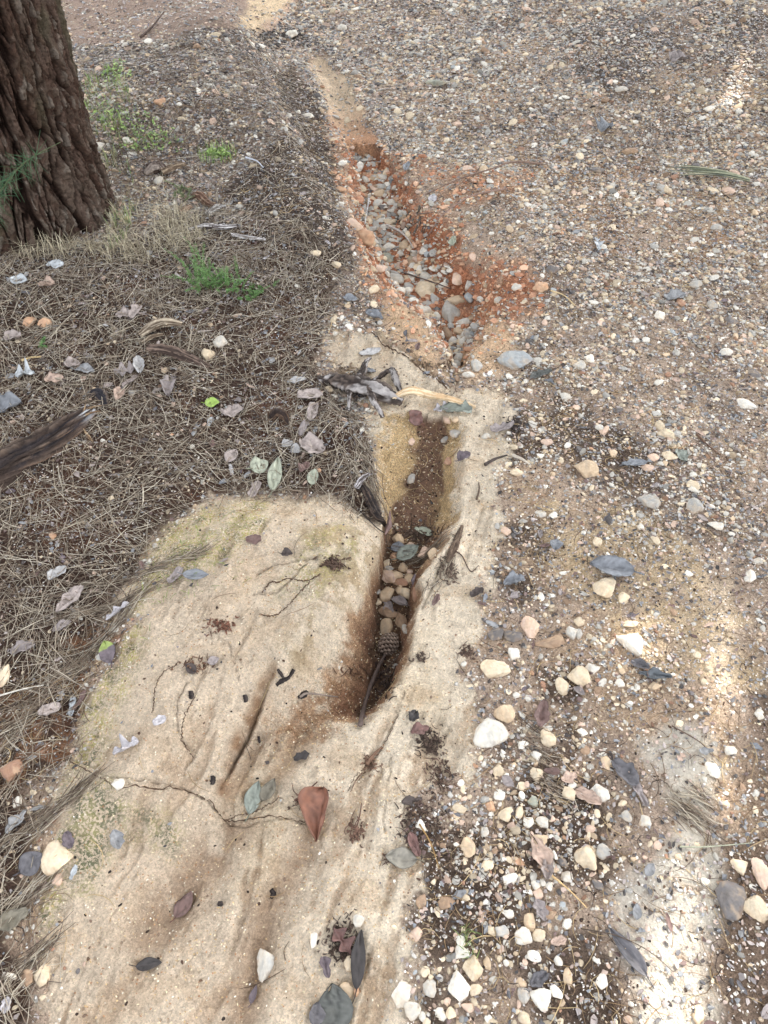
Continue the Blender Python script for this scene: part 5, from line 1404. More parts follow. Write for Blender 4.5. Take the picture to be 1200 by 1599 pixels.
twig([(563, 1137), (571, 1104), (583, 1070), (596, 1040), (604, 1024)], 7, 'dark knobbly stick lying in the slot below the pine cone', colour=(86, 74, 68), lifts=[.012, .018, .024, .02, .012], taper=.8, rough=.22, seed=8, side=[([(592, 1052), (606, 1046), (628, 1020)], 2)])
twig([(469, 1091), (480, 1087), (500, 1089), (528, 1093)], 4.5, 'grey stick poking out of the sandy wall left of the slot', colour=(120, 108, 98), lifts=[.006, .01, .012, .014])
twig([(604, 360), (622, 372), (636, 384), (646, 396)], 4, 'whitish forked twig over the hole in the gully', colour=(184, 176, 168), lifts=[.02, .03, .03, .02], side=[([(634, 380), (640, 392), (641, 398)], 2.5)])
twig([(577, 322), (573, 340), (570, 354)], 3, 'short white twig standing on the left gully rubble', colour=(200, 198, 196), lifts=[.03, .02, .01])
twig([(632, 431), (655, 442), (680, 450), (704, 457)], 3, 'thin dark twig above the cream rubble stone', colour=(96, 84, 78), lifts=[.01, .02, .02, .015], side=[([(704, 455), (697, 447), (690, 436)], 2)])
twig([(638, 339), (660, 338), (676, 336)], 2.4, 'short twig across the right gully wall', colour=(110, 96, 86), lifts=[.01, .01, .01])
twig([(860, 457), (880, 467), (898, 480)], 2.6, 'pale straw like twig on the gravel below the red earth', colour=(190, 168, 130), lifts=[.006, .012, .006])
twig([(1087, 680), (1105, 697), (1125, 712)], 3.6, 'dark straight twig near the right edge', colour=(92, 70, 56))
twig([(1105, 772), (1118, 785), (1130, 797)], 2.6, 'thin bent twig right of the round grey slab', colour=(96, 78, 64))
twig([(757, 729), (772, 720), (792, 713)], 6, 'dark thick stick fragment on the sand right of the trough', colour=(66, 58, 54))
twig([(744, 782), (748, 768), (748, 755)], 4, 'small dark stick standing on the sand ridge', colour=(84, 70, 58))
twig([(800, 714), (815, 720), (828, 728)], 6, 'pale grey stick at the right edge of the sand ridge', colour=(170, 160, 146))
twig([(712, 862), (722, 870), (735, 893), (748, 884)], 2.6, 'forked dark twig right of the slot on the sand', colour=(78, 60, 50))
twig([(585, 1197), (574, 1180), (570, 1192)], 2.4, 'tiny twig scrap on the lower sand', colour=(96, 74, 60))
twig([(573, 1196), (583, 1182), (597, 1168)], 7, 'shredded brown stalk on the sand right of the dark torn leaf', colour=(106, 82, 66), side=[([(566, 1208), (556, 1222), (548, 1240)], 2.2)])
twig([(461, 1252), (474, 1242), (496, 1222)], 4.5, 'short brown twig behind the russet leaf', colour=(84, 62, 52), side=[([(470, 1245), (460, 1238), (457, 1226)], 2)])
twig([(547, 1314), (556, 1296), (562, 1275), (565, 1255)], 3.5, 'brown dried stalk right of the russet leaf', colour=(92, 70, 58), side=[([(560, 1300), (572, 1300)], 3), ([(556, 1296), (548, 1284), (556, 1266)], 1.8)])
twig([(1060, 1386 - 62), (1100, 1325), (1172, 1318)], 3.2, 'pale green grey twig crossing right of the sunlit strip', colour=(150, 150, 130), lifts=[.006, .01, .006])
twig([(905, 1462 - 10), (960, 1464), (1010, 1488), (1050, 1520)], 2.2, 'thin dark stem crossing the narrow long leaf', colour=(78, 66, 56), lifts=[.01, .015, .015, .01])
twig([(860, 1370), (888, 1395), (915, 1420)], 3.2, 'light straw stalk lying slantwise in the pebbles', colour=(196, 166, 120), lifts=[.012, .016, .01])
twig([(1048, 955 + 180), (1090, 1160), (1110, 1180)], 2.6, 'thin dark twig on the pale strip', colour=(92, 76, 64), lifts=[.004, .006, .004])
twig([(446, 1500), (444, 1484), (452, 1470)], 1.6, 'fine dark stem on the sand near the bottom', colour=(90, 76, 62))
twig([(655, 1290), (672, 1320), (686, 1358)], 3, 'yellow brown stalk over the litter at the sand edge', colour=(140, 112, 72), lifts=[.01, .014, .006])
twig([(35, 566), (48, 561), (65, 559)], 4.5, 'short yellow tan stalk on the needle mat', colour=(196, 172, 126))
twig([(310, 521), (322, 519), (334, 517)], 4, 'small grey twig behind the pale yellow stone', colour=(160, 150, 140))
twig([(275, 430), (290, 440), (312, 462)], 4, 'grey forked twig left of the feathery plant', colour=(176, 168, 162), side=[([(283, 433), (275, 438)], 3)])
twig([(0, 1092), (40, 1082), (72, 1074)], 3, 'pale straight stalk over the needles at the left edge', colour=(190, 184, 172), lifts=[.012, .016, .012])
twig([(560, 800), (590, 830), (612, 848)], 2.4, 'black thin root hanging over the slot top', colour=(52, 44, 40), lifts=[.01, .012, .03])
twig([(385, 252), (402, 258), (412, 266)], 3, 'bluish white twig on the leaf covered ground', colour=(188, 192, 200), lifts=[.012, .014, .01])
twig([(222, 108 - 40), (240, 55), (260, 38)], 4, 'dark forked branch piece far beyond the tree', colour=(84, 70, 62), lifts=[.02, .03, .05])

# sticks by the trunk
wood = lambda c1, c2: (lambda u, t, nz, rg: lin(*c1)[None] * (1 - sm(-.1, .3, rg))[:, None] + lin(*c2)[None] * sm(-.1, .3, rg)[:, None])
def limb(specs, lab, name, cat, mat=M_WOOD, parts_names=None):
    r = None
    out = []
    for P, R, kw in specs: out.append(tube(P, R, **kw))
    V, F, C = join(out)
    o = link(name, mesh_np(name, V, F, C, mat, True)); USED[lab] = 1
    return tag(o, lab, cat)
def spec(pts, ws, lifts, **kw):
    P = onground(pts, lifts); R = [w * pxm(p) / 2 for w, p in zip(ws, P)]
    kw.setdefault('n', 110); kw.setdefault('ns', 34)
    return (P, R, kw)
limb([spec([(296, 363), (320, 361), (345, 362), (371, 360)], [4, 8, 9, 6], [.012, .02, .02, .016], rough=.3, ridges=4, seed=4, flat=.7, colf=wood((74, 64, 60), (196, 192, 190)))], 'grey splintered stick left of a thinner one by the tree', 'stick', 'stick')
limb([spec([(363, 370), (380, 374), (400, 377), (416, 378)], [5, 5, 5, 3], [.01, .012, .012, .01], rough=.2, ridges=3, seed=5, colf=wood((120, 112, 106), (210, 206, 204)))], 'thin whitish stick right of the grey splintered one', 'stick', 'stick')
limb([spec([(228, 277), (240, 272), (252, 270), (266, 276)], [10, 20, 18, 8], [.01, .02, .02, .01], rough=.35, ridges=4, seed=6, flat=.7, colf=wood((60, 46, 40), (140, 128, 118))),
      spec([(255, 277), (275, 272), (292, 268)], [9, 8, 5], [.02, .03, .03], rough=.25, ridges=3, seed=7, colf=wood((96, 80, 66), (160, 142, 120)))], 'broken dark root stub with a side branch beyond the trunk', 'root_stub', 'root')
limb([spec([(304, 312), (316, 318), (330, 325), (350, 328)], [8, 14, 10, 4], [.02, .03, .015, .01], rough=.35, ridges=4, seed=9, flat=.7, colf=wood((82, 60, 48), (140, 116, 98))),
      spec([(325, 338), (340, 330), (354, 326)], [7, 7, 3], [.01, .016, .012], rough=.3, ridges=3, seed=10, colf=wood((110, 104, 98), (190, 186, 180)))], 'brown splintered root piece between the trunk and the gully', 'root_stub', 'root')
limb([spec([(282, 338), (292, 332), (300, 327)], [10, 11, 7], [.01, .015, .014], rough=.3, ridges=3, seed=12, flat=.6, colf=wood((120, 96, 78), (168, 146, 124)))], 'short tan wood chip left of the brown splintered root piece', 'wood_chip', 'wood')
# rotten wood in the middle of the mat
limb([spec([(219, 527), (240, 519), (262, 514), (286, 512)], [12, 20, 17, 8], [.01, .022, .026, .016], rough=.3, ridges=5, seed=14, flat=.55, colf=wood((92, 78, 64), (172, 158, 138))),
      spec([(222, 537), (240, 530), (256, 526)], [8, 10, 7], [.006, .012, .01], rough=.3, ridges=4, seed=15, flat=.5, colf=wood((90, 76, 62), (164, 150, 130)))], 'weathered tan slab of rotten wood in the needle mat', 'rotten_wood', 'dead wood')
limb([spec([(232, 546), (262, 552), (292, 562), (326, 577)], [16, 20, 18, 10], [.004, .012, .012, .008], rough=.3, ridges=5, seed=16, flat=.55, colf=wood((58, 46, 40), (122, 104, 92)))], 'dark decayed wood strip below the weathered tan slab', 'rotten_wood', 'dead wood')
limb([spec([(424, 655), (434, 650), (446, 655), (452, 664)], [14, 20, 16, 8], [.004, .01, .01, .004], rough=.35, ridges=4, seed=18, flat=.6, colf=wood((44, 34, 30), (96, 76, 60)))], 'small dark rotten stump poking out of the needles', 'rotten_stump', 'dead wood')

# charred log at the left edge
def logc(u, t, nz, rg):
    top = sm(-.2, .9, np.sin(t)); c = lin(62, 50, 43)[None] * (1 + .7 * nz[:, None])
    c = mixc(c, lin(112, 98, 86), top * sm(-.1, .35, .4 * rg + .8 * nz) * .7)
    c = mixc(c, lin(44, 40, 42), sm(.15, .5, -rg) * .9)
    c = mixc(c, lin(116, 86, 62), sm(.2, .5, nz) * .5)
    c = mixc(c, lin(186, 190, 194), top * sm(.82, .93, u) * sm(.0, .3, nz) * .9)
    return c
lg = bpy.data.objects.new('fallen_log', None); COL.objects.link(lg)
P = onground([(-150, 812), (-60, 775), (0, 738), (45, 712), (85, 690), (118, 664), (144, 642)], [.002, .002, .000, .000, .004, .006, .006])
lg.location = P[2]
tag(lg, 'charred half buried log with peeling bark at the left edge', 'log')
R = [w * pxm(p) / 2 for w, p in zip([80, 76, 66, 60, 50, 38, 20], P)]
V, F, C = tube(P - P[2], R, 260, 120, .20, 44, .8, 3, logc)
link('trunk', mesh_np('trunk', V, F, C, M_WOOD, True), lg)
V, F, C = join([tube(np.array(onground(q, l)) - P[2], [w * .0006 for w in ws], 20, 8, .3, 50 + i, .6, 3, wood((96, 76, 58), (166, 142, 112))) for i, (q, l, ws) in enumerate([
    ([(128, 660), (142, 655), (160, 650)], [.012, .022, .02], [6, 7, 3]), ([(126, 650), (144, 646), (162, 641)], [.016, .022, .02], [5, 5, 2]), ([(130, 670), (138, 682), (146, 692)], [.008, .008, .006], [5, 7, 4]), ([(120, 668), (132, 655), (138, 640)], [.014, .02, .022], [4, 5, 2])])])
link('splinter', mesh_np('splinter', V, F, C, M_WOOD, True), lg)
limb([spec([(140, 622), (150, 617), (160, 622), (166, 634)], [8, 17, 17, 7], [.002, .006, .006, .003], rough=.3, ridges=4, seed=60, flat=.7, colf=wood((38, 36, 40), (96, 84, 74)))], 'black charred chunk just beyond the tip of the log', 'charred_wood', 'dead wood')

# exposed root over the trough head: charcoal with silvery peeled patches
def rootc(u, t, nz, rg):
    c = lin(58, 50, 46)[None] * (1 + .6 * nz[:, None])
    c = mixc(c, lin(112, 98, 88), sm(.0, .3, nz) * .7)
    lo = fbm(u * 7 + 3, np.cos(t) * .8, 1.0, 2, 8)
    return mixc(c, lin(178, 172, 168), sm(.0, .8, np.sin(t + .5)) * sm(.05, .35, lo + .35 * nz) * .75)
rt = bpy.data.objects.new('exposed_root', None); COL.objects.link(rt)
rt.location = hits([(560, 612)])[0]
tag(rt, 'gnarled black and silver root forking over the head of the trough', 'root')
def rpart(name, pts, ws, lifts, seed):
    P = onground(pts, [l * .62 for l in lifts]); R = [w * 1.08 * pxm(p) / 2 for w, p in zip(ws, P)]
    V, F, C = tube(P - np.array(rt.location), R, 110, 30, .42, seed, .85, 3, rootc)
    link(name, mesh_np(name, V, F, C, M_WOOD, True), rt)
rpart('main_root', [(497, 594), (515, 598), (535, 603), (556, 609), (580, 616), (604, 628), (628, 640)], [10, 20, 27, 30, 26, 20, 10], [.004, .012, .022, .03, .04, .045, .05], 70)
rpart('side_root', [(556, 610), (549, 620), (546, 636), (546, 650)], [10, 8, 6, 4], [.03, .045, .045, .035], 71)
rpart('side_root', [(562, 606), (574, 614), (580, 630), (584, 645), (592, 656), (598, 668)], [11, 10, 9, 8, 7, 5], [.03, .05, .06, .07, .07, .065], 72)
rpart('side_root', [(572, 612), (590, 600), (606, 590), (614, 588), (618, 600), (626, 618)], [9, 7, 7, 8, 9, 6], [.03, .035, .04, .04, .035, .02], 73)
rpart('side_root', [(560, 600), (566, 588), (572, 574), (580, 566)], [14, 10, 6, 3], [.025, .03, .035, .03], 74)
# pale root bridging the trough head
limb([spec([(612, 634), (640, 632), (668, 636), (700, 634), (742, 640)], [6, 14, 14, 10, 5], [.03, .055, .05, .03, .012], rough=.15, ridges=3, seed=80, flat=.7, colf=wood((186, 156, 120), (214, 196, 164)))], 'sand covered pale root bridging the head of the trough', 'buried_root', 'root')
limb([spec([(562, 756), (572, 772), (582, 795), (592, 815), (606, 832)], [6, 12, 14, 13, 5], [.004, .012, .014, .02, .02], rough=.3, ridges=4, seed=81, flat=.7, colf=wood((36, 30, 28), (84, 70, 60)))], 'black rotting root down the bank beside the dome', 'dead_root', 'root')
limb([spec([(556, 765), (566, 756), (577, 747)], [8, 10, 5], [.01, .02, .02], rough=.3, ridges=4, seed=82, flat=.6, colf=wood((70, 62, 58), (196, 190, 190)))], 'silvery root tip above the black rotting root', 'dead_root', 'root')
limb([spec([(700, 880), (708, 858), (716, 838), (722, 822)], [7, 11, 9, 4], [.004, .004, .004, .004], rough=.35, ridges=5, seed=83, flat=.4, colf=wood((74, 60, 50), (124, 106, 88)))], 'matted brown root fibre on the right wall of the trough', 'dead_root', 'root')
for i, (pts, ws, lab) in enumerate([
    ([(432, 1071), (441, 1064), (452, 1058), (459, 1046)], [5, 9, 6, 7], 'black forked bark scrap beside the ledge on the dome'),
    ([(434, 1046), (440, 1054), (444, 1060)], [4, 5, 3], 'tiny black scrap above the forked one on the dome'),
    ([(383, 1086), (384, 1092), (384, 1097)], [6, 7, 5], 'small black crumb left of the ledge'),
    ([(332, 1212), (333, 1220), (332, 1226)], [6, 9, 6], 'black pellet at the foot of the ledge'),
    ([(298, 1080), (299, 1088), (298, 1092)], [7, 9, 6], 'black pellet at the top of the curved crack'),
    ([(404, 1151), (405, 1156), (406, 1161)], [4, 4, 3], 'thin black crumb right of the ledge'),
    ([(424, 1390), (427, 1397), (424, 1403)], [7, 8, 5], 'brown crumb in the brown furrow'),
    ([(341, 1411), (345, 1412), (348, 1410)], [6, 8, 5], 'round dark crumb on the lower sand'),
    ([(466, 1090), (474, 1086), (480, 1080)], [5, 10, 6], 'dark bark lump at the root of the grey stick')]):
    limb([spec(pts, ws, [.003] * len(pts), n=24, ns=10, rough=.35, ridges=2, seed=90 + i, flat=.7, colf=wood((40, 34, 32), (70, 62, 58)))], lab, 'bark_scrap', 'bark')

for pts, w, lab in (  # dark strands added to stand for the shade inside the cracks
    ([(188, 1233), (215, 1229), (240, 1231), (268, 1228), (290, 1234), (312, 1243), (328, 1252), (340, 1268), (352, 1281), (368, 1284), (395, 1279), (420, 1277), (450, 1277), (470, 1281), (483, 1284)], 3.0, 'long dark rootlet lying in the crack left of the russet leaf'),
    ([(352, 1281), (375, 1275), (398, 1268), (420, 1258), (440, 1248)], 1.8, 'finer rootlet branching up from the long dark one'),
    ([(410, 924), (422, 912), (438, 908), (455, 904), (478, 906), (500, 897)], 3.2, 'dark rootlet in the upper crack on the dome'),
    ([(405, 958), (425, 963), (440, 955), (455, 940), (470, 922), (484, 908)], 2.4, 'dark rootlet in the lower crack on the dome'),
    ([(302, 1090), (290, 1112), (285, 1135), (288, 1158), (303, 1182)], 2.0, 'curved rootlet on the left of the dome'),
    ([(240, 1112), (242, 1080), (252, 1055), (275, 1040)], 2.0, 'faint rootlet left of the dark brown leaf'),
    ([(545, 1235), (560, 1212), (590, 1180), (606, 1150), (622, 1118)], 1.6, 'fine rootlet running up the sand beside the shredded stalk'),
    ([(570, 508), (600, 540), (640, 562), (672, 585), (700, 606)], 3.4, 'dark rootlet edging the sandy wedge above the trough'),
    ([(100, 1182), (130, 1200), (160, 1215), (186, 1232)], 2.2, 'rootlet running to the white lump on the mossy crust')):
    rr_ = np.random.default_rng(len(lab)); q = [(a + rr_.normal(0, 1.2), b + rr_.normal(0, 1.2)) for a, b in pts]
    P = onground(q, [.0006] * len(q)); s = pxm(P[0])
    P = catmull(P, 60); P[:, :2] += rr_.normal(0, .0012, (61, 2)); P[:, 2] = H(P[:, 0], P[:, 1]) + .0008
    Rw = w * .62 * s / 2 * rr_.uniform(.5, 1.3, 61)
    V, F, C = tube(P, Rw, 120, 5, .3, 3, colf=lambda u, t, nz, rg: lin(78, 60, 46)[None] * (1 + .6 * nz[:, None]))
    tag(link('shading', mesh_np('shading', V, F, C, M_TWIG, True)), lab, 'shading', 'thin dark strands added along the cracks of the crust'); USED[lab] = 1
# small root tangles on the crust
def tangle(cx, cy, rx, ry, n, lab, colour=(70, 54, 44), seed=1, w=2.0):
    rng = np.random.default_rng(seed)
    c = lin(*colour); parts = []
    n = int(n * 2.2)
    Q = np.stack([cx + rx * rng.normal(0, .42, n), cy + ry * rng.normal(0, .42, n)], 1)
    Pc = hits(Q); s = pxm(Pc[0])
    for i in range(n):
        a = rng.uniform(0, 6.28); long_ = rng.random() < .16
        L_ = (rng.uniform(12, 26) if long_ else rng.uniform(2.5, 9)) * s
        k = 5 if long_ else 3
        t = np.linspace(-.5, .5, k); a2 = a + rng.normal(0, .5) * t * 2
        P = Pc[i][None, :2] + np.stack([np.cos(a2) * t * L_, np.sin(a2) * t * L_], 1)
        z = H(P[:, 0], P[:, 1]) + rng.uniform(.0006, .006); z = z + rng.normal(0, .12) * t * L_
        P = np.concatenate([P, z[:, None]], 1)
        r = (rng.uniform(.5, 1.0) if long_ else rng.uniform(.8, 2.4)) * w * s * .5
        cc = c * rng.uniform(.55, 1.7)
        rr = r * np.array([.5] + [1] * (k - 2) + [.35]) * rng.uniform(.7, 1.2, k)
        parts.append(tube(P, rr, 8 if long_ else 4, 5, .25, int(rng.integers(999)), flat=rng.uniform(.35, .9), colf=lambda u, t, nz, rg: cc[None] * (1 + .4 * nz[:, None])))
    V, F, C = join(parts)
    USED[lab] = 1
    tag(link('litter_tuft', mesh_np('litter_tuft', V, F, C, M_TWIG, True)), lab, 'litter clump', 'small clumps of dead roots and litter', 'stuff' if 'stalks along' in lab or 'floor of the slot' in lab or 'few' in lab or 'sparse' in lab or 'root tangle' in lab or 'tuft around' in lab or 'filling the hole' in lab or 'fibres' in lab or 'debris at the head' in lab or 'thin root tangle' in lab or 'dome' in lab and 'middle' in lab else None)
tangle(522, 882, 26, 14, 34, 'dark wiry root tuft on the right flank of the dome', seed=1, w=2.4)
tangle(345, 978, 26, 14, 26, 'reddish root tangle in the middle of the dome', (96, 66, 52), 2)
tangle(305, 1040, 34, 14, 22, 'thin root tangle round the dark brown leaf on the crust', (96, 72, 56), 3)
tangle(672, 1158, 24, 28, 60, 'thick clump of dark litter on the sand below the slot', (66, 54, 46), 4)
tangle(582, 1195, 22, 18, 18, 'brown fibre clump on the sand above the stalk', (98, 76, 62), 5)
tangle(470, 1252, 16, 12, 18, 'little fibre clump left of the russet leaf', (90, 74, 62), 6)
tangle(558, 1300, 18, 24, 30, 'dry fibre clump right of the russet leaf', (92, 70, 58), 7)
tangle(655, 1285, 34, 44, 90, 'dark litter clump around the red brown leaf at the sand edge', (70, 56, 48), 8)
tangle(535, 1470, 32, 46, 90, 'dark litter filling the upper hollow', (64, 52, 44), 9)
tangle(690, 1215, 30, 40, 50, 'sparse dark litter down the right edge of the sand', (78, 62, 52), 10)
tangle(700, 890, 20, 22, 40, 'matted fibres on the right lip of the slot', (84, 70, 60), 11)
tangle(728, 1018, 16, 12, 20, 'small litter clump between the slot and the half buried cream stone', (80, 64, 54), 12)
tangle(655, 1018 + 10, 12, 10, 12, 'tiny dark litter spot on the sand right of the pine cone', (70, 58, 50), 13)
tangle(560, 1018 + 30, 30, 14, 0 + 10, 'few fibres on the brown left wall of the slot', (84, 62, 48), 14)
tangle(600, 1060, 20, 34, 40, 'dark fibres on the floor of the slot', (58, 46, 40), 15)
tangle(625, 352, 40, 26, 80, 'dark twiggy tangle filling the hole in the gully', (84, 78, 70), 16, 2)
tangle(655, 835, 36, 14, 60, 'needle and fibre tangle where the trough meets the slot', (78, 64, 54), 17)
tangle(540, 588, 36, 16, 50, 'needle tuft around the base of the exposed root', (120, 104, 86), 18)
tangle(606, 1182 + 160, 10, 10, 8, 'few dark fibres left of the spotted leaf', (80, 62, 52), 19)
tangle(715, 1330, 40, 60, 60, 'dark fibres at the edge of the sand near the bottom', (74, 60, 50), 20)
tangle(690, 570, 60, 10, 20, 'thin stalks along the rim of the sandy notch', (90, 74, 58), 21)
tangle(440, 60, 60, 22, 90, 'dark twiggy debris at the head of the channel', (66, 60, 56), 22, 2.6)
tangle(805, 665, 16, 16, 40, 'dark litter clump right of the sand ridge', (54, 46, 42), 23)

# ------------------------------------------------------------------ pine cone
def cone():
    p = hits([(606, 1013)])[0]; s = pxm(p)
    r = bpy.data.objects.new('pine_cone', None); COL.objects.link(r); r.location = p + np.array([0, 0, .020])
    r.rotation_euler = (0, math.radians(78), math.radians(52))
    tag(r, 'small dark open pine cone lying in the narrow slot', 'pine cone')
    Lc, Rc = 38 * s, 15 * s
    V, F = ICO[2]; V = V * np.array([Rc * .72, Rc * .72, Lc * .48])
    link('core', mesh_np('core', V, F, lin(52, 40, 34), M_CONE, True), r)
    VV, FF, CC = [], [], []; off = 0
    for i in range(90):
        u = (i + .5) / 90; zc = (u - .5) * Lc; rad = Rc * math.sin(math.pi * (u * .86 + .1)) ** .7; th = i * 2.39996
        w = Rc * .42 * (.6 + .5 * math.sin(math.pi * u)); e = rad
        pts = [(e * .45, -w * .5, -.15 * w), (e * .45, w * .5, -.15 * w), (e * 1.02, w * .62, .25 * w), (e * 1.12, 0, .55 * w), (e * 1.02, -w * .62, .25 * w), (e * .95, w * .5, .75 * w), (e * .95, -w * .5, .75 * w)]
        pts = np.array(pts); pts[:, 2] += zc
        c, s_ = math.cos(th), math.sin(th)
        VV.append(np.stack([pts[:, 0] * c - pts[:, 1] * s_, pts[:, 0] * s_ + pts[:, 1] * c, pts[:, 2]], 1))
        FF.append(np.array([(0, 1, 2), (0, 2, 3), (0, 3, 4), (3, 2, 5), (3, 5, 6), (3, 6, 4), (0, 4, 6), (0, 6, 5), (0, 5, 1), (1, 5, 2)]) + off); off += 7
        g = random.uniform(.8, 1.2)
        CC.append(np.array([lin(66, 52, 44) * g] * 3 + [lin(176, 158, 142) * g] + [lin(96, 80, 70) * g] + [lin(136, 118, 104) * g] * 2))
    link('scales', mesh_np('scales', np.concatenate(VV), np.concatenate(FF), np.concatenate(CC), M_CONE, False), r)
cone()

# ------------------------------------------------------------------ dry palm leaf piece
def palm():
    P0, P1 = hits([(1168, 289), (1046, 272)])
    r = bpy.data.objects.new('palm_leaf', None); COL.objects.link(r); r.location = P0
    tag(r, 'dry grey green fan of palm leaf strips on the right slope', 'palm leaf')
    d = P1 - P0; Lp = np.linalg.norm(d); az = math.atan2(d[1], d[0])
    rng = np.random.default_rng(5)
    for i in range(15):
        a = az + (i - 7) * .026 + rng.normal(0, .006); L_ = Lp * rng.uniform(.78, 1.08)
        t = np.linspace(0, 1, 13); w = .0065 * np.sin(np.pi * np.clip(t * .9 + .12, 0, 1)) ** .6 * (1 - .55 * t)
        z = .012 + .012 * np.sin(t * 3.1) + .003 * (i % 4) + rng.normal(0, .002) * t
        x = t * L_ * math.cos(a); y = t * L_ * math.sin(a); nx, ny = -math.sin(a), math.cos(a)
        V = np.concatenate([np.stack([x + nx * w, y + ny * w, z + w * .9], 1), np.stack([x, y, z], 1), np.stack([x - nx * w, y - ny * w, z + w * .9], 1)])
        n = 13; F = np.array([(k, k + 1, n + k + 1, n + k) for k in range(12)] + [(n + k, n + k + 1, 2 * n + k + 1, 2 * n + k) for k in range(12)])
        c = lin(*[(134, 140, 116), (160, 162, 136), (112, 118, 98), (182, 178, 150), (96, 102, 92)][i % 5])
        o = link('leaf_strip', mesh_np('leaf_strip', V, F, c, M_LEAF, True), r)
        md = o.modifiers.new('thick', 'SOLIDIFY'); md.thickness = .0008
palm()

# ------------------------------------------------------------------ green plants
def sprig(pts, base_h, n, lab, seed, col=(84, 122, 68), col2=(116, 148, 90), rad=.05, leafl=.011, name='feathery_plant', hgt=.09):
    rng = np.random.default_rng(seed)
    c0 = hits([pts])[0]
    r = bpy.data.objects.new(name, None); COL.objects.link(r); r.location = c0; tag(r, lab, 'plant')
    st = []; VV, FF, CC = [], [], []; off = 0
    for i in range(n):
        a = rng.uniform(0, 6.28); L_ = rng.uniform(.5, 1) * hgt; lean = rng.uniform(.15, .9)
        b = np.array([rng.normal(0, rad * .35), rng.normal(0, rad * .35), -.005])
        P = [b + np.array([math.cos(a) * lean * L_ * t * (1 + .4 * t), math.sin(a) * lean * L_ * t * (1 + .4 * t), L_ * t * (1 - .25 * t)]) for t in (0, .33, .66, 1)]
        st.append(tube(P, [.0011, .0009, .0007, .0004], 8, 4, .1, i, colf=lambda u, t, nz, rg: np.repeat(lin(96, 110, 66)[None], len(u), 0)))
        Q = catmull(P, 22)
        for k in range(4, 23):
            for sgn in (-1, 1):
                for rep in range(2):
                    dirv = Q[k] - Q[k - 1]; dirv /= np.linalg.norm(dirv) + 1e-9
                    sd = np.cross(dirv, [0, 0, 1]); sd = sd / (np.linalg.norm(sd) + 1e-6) * sgn
                    o_ = sd * rng.uniform(.6, 1) + dirv * .6 + rng.normal(0, .35, 3); o_ /= np.linalg.norm(o_)
                    ll = leafl * rng.uniform(.6, 1.1) * (1.15 - .5 * k / 22); wv = np.cross(o_, rng.normal(0, 1, 3)); wv /= np.linalg.norm(wv) + 1e-6; wv *= ll * .16
                    p = Q[k]
                    VV.append(np.array([p, p + o_ * ll * .5 + wv, p + o_ * ll, p + o_ * ll * .5 - wv])); FF.append(np.array([[0, 1, 2, 3]]) + off); off += 4
                    CC.append(np.repeat((lin(*col) * (1 - (q := rng.random())) + lin(*col2) * q)[None], 4, 0) * rng.uniform(.8, 1.15))
    V, F, C = join(st); link('stems', mesh_np('stems', V, F, C, M_GREEN, True), r)
    link('foliage', mesh_np('foliage', np.concatenate(VV), np.concatenate(FF), np.concatenate(CC), M_GREEN, False), r)
sprig((322, 446), 0, 26, 'feathery bright green seedling clump on the needle mat, left and tallest', 1, hgt=.13, rad=.09)
sprig((356, 452), 0, 20, 'feathery green seedling clump in the middle of the row', 2, hgt=.10, rad=.08)
sprig((398, 462), 0, 16, 'low feathery green seedling clump at the right end of the row', 3, hgt=.055, rad=.08)
sprig((62, 539), 0, 4, 'tiny green seedling on the needle mat at left', 4, hgt=.03, rad=.02)
sprig((292, 305), 0, 12, 'faint grey green tuft beyond the sticks', 5, (110, 122, 86), (140, 146, 112), hgt=.06, rad=.06)
def grass(name, lab, pts_poly, n, h, cols, seed, w=.0012, lean=.5):
    rng = np.random.default_rng(seed)
    P = U(pts_poly); x0, y0 = P.min(0); x1, y1 = P.max(0)
    x = rng.uniform(x0, x1, n * 3); y = rng.uniform(y0, y1, n * 3)
    k = (poly_sd(P, x, y) + .03 * fbm(x, y, 9, 3, seed) > 0); k &= rng.random(len(x)) < sm(-.35, .25, fbm(x, y, 7, 3, seed + 2)); x, y = x[k][:n], y[k][:n]; n = len(x)
    z = H(x, y); a = rng.uniform(0, 6.28, n); L_ = rng.uniform(.4, 1, n) * h; ln = rng.uniform(.1, lean, n) * 1.3
    VV = []
    wv = rng.uniform(.6, 1.2, n) * w; nx, ny = -np.sin(a) * wv, np.cos(a) * wv
    pts = []
    for t, ww in ((0, 1), (.4, 1), (.75, .7), (1, .1)):
        X = x + np.cos(a) * ln * L_ * t * t; Y = y + np.sin(a) * ln * L_ * t * t; Zz = z + L_ * t * (1 - .3 * t * ln)
        pts += [np.stack([X + nx * ww, Y + ny * ww, Zz], 1), np.stack([X - nx * ww, Y - ny * ww, Zz], 1)]
    V = np.stack(pts, 1).reshape(-1, 3)
    F = np.array([(0, 1, 3, 2), (2, 3, 5, 4), (4, 5, 7, 6)]); F = (F[None] + (np.arange(n) * 8)[:, None, None]).reshape(-1, 4)
    C = np.array([lin(*c) for c in cols])[rng.integers(0, len(cols), n)] * rng.uniform(.8, 1.2, n)[:, None]
    tag(link(name, mesh_np(name, V, F, np.repeat(C, 8, 0), M_GREEN, True)), lab, 'grass', None, 'stuff')
    print(name, n)
G1 = [(128, 156, 82), (148, 172, 96), (108, 134, 76), (160, 176, 116)]
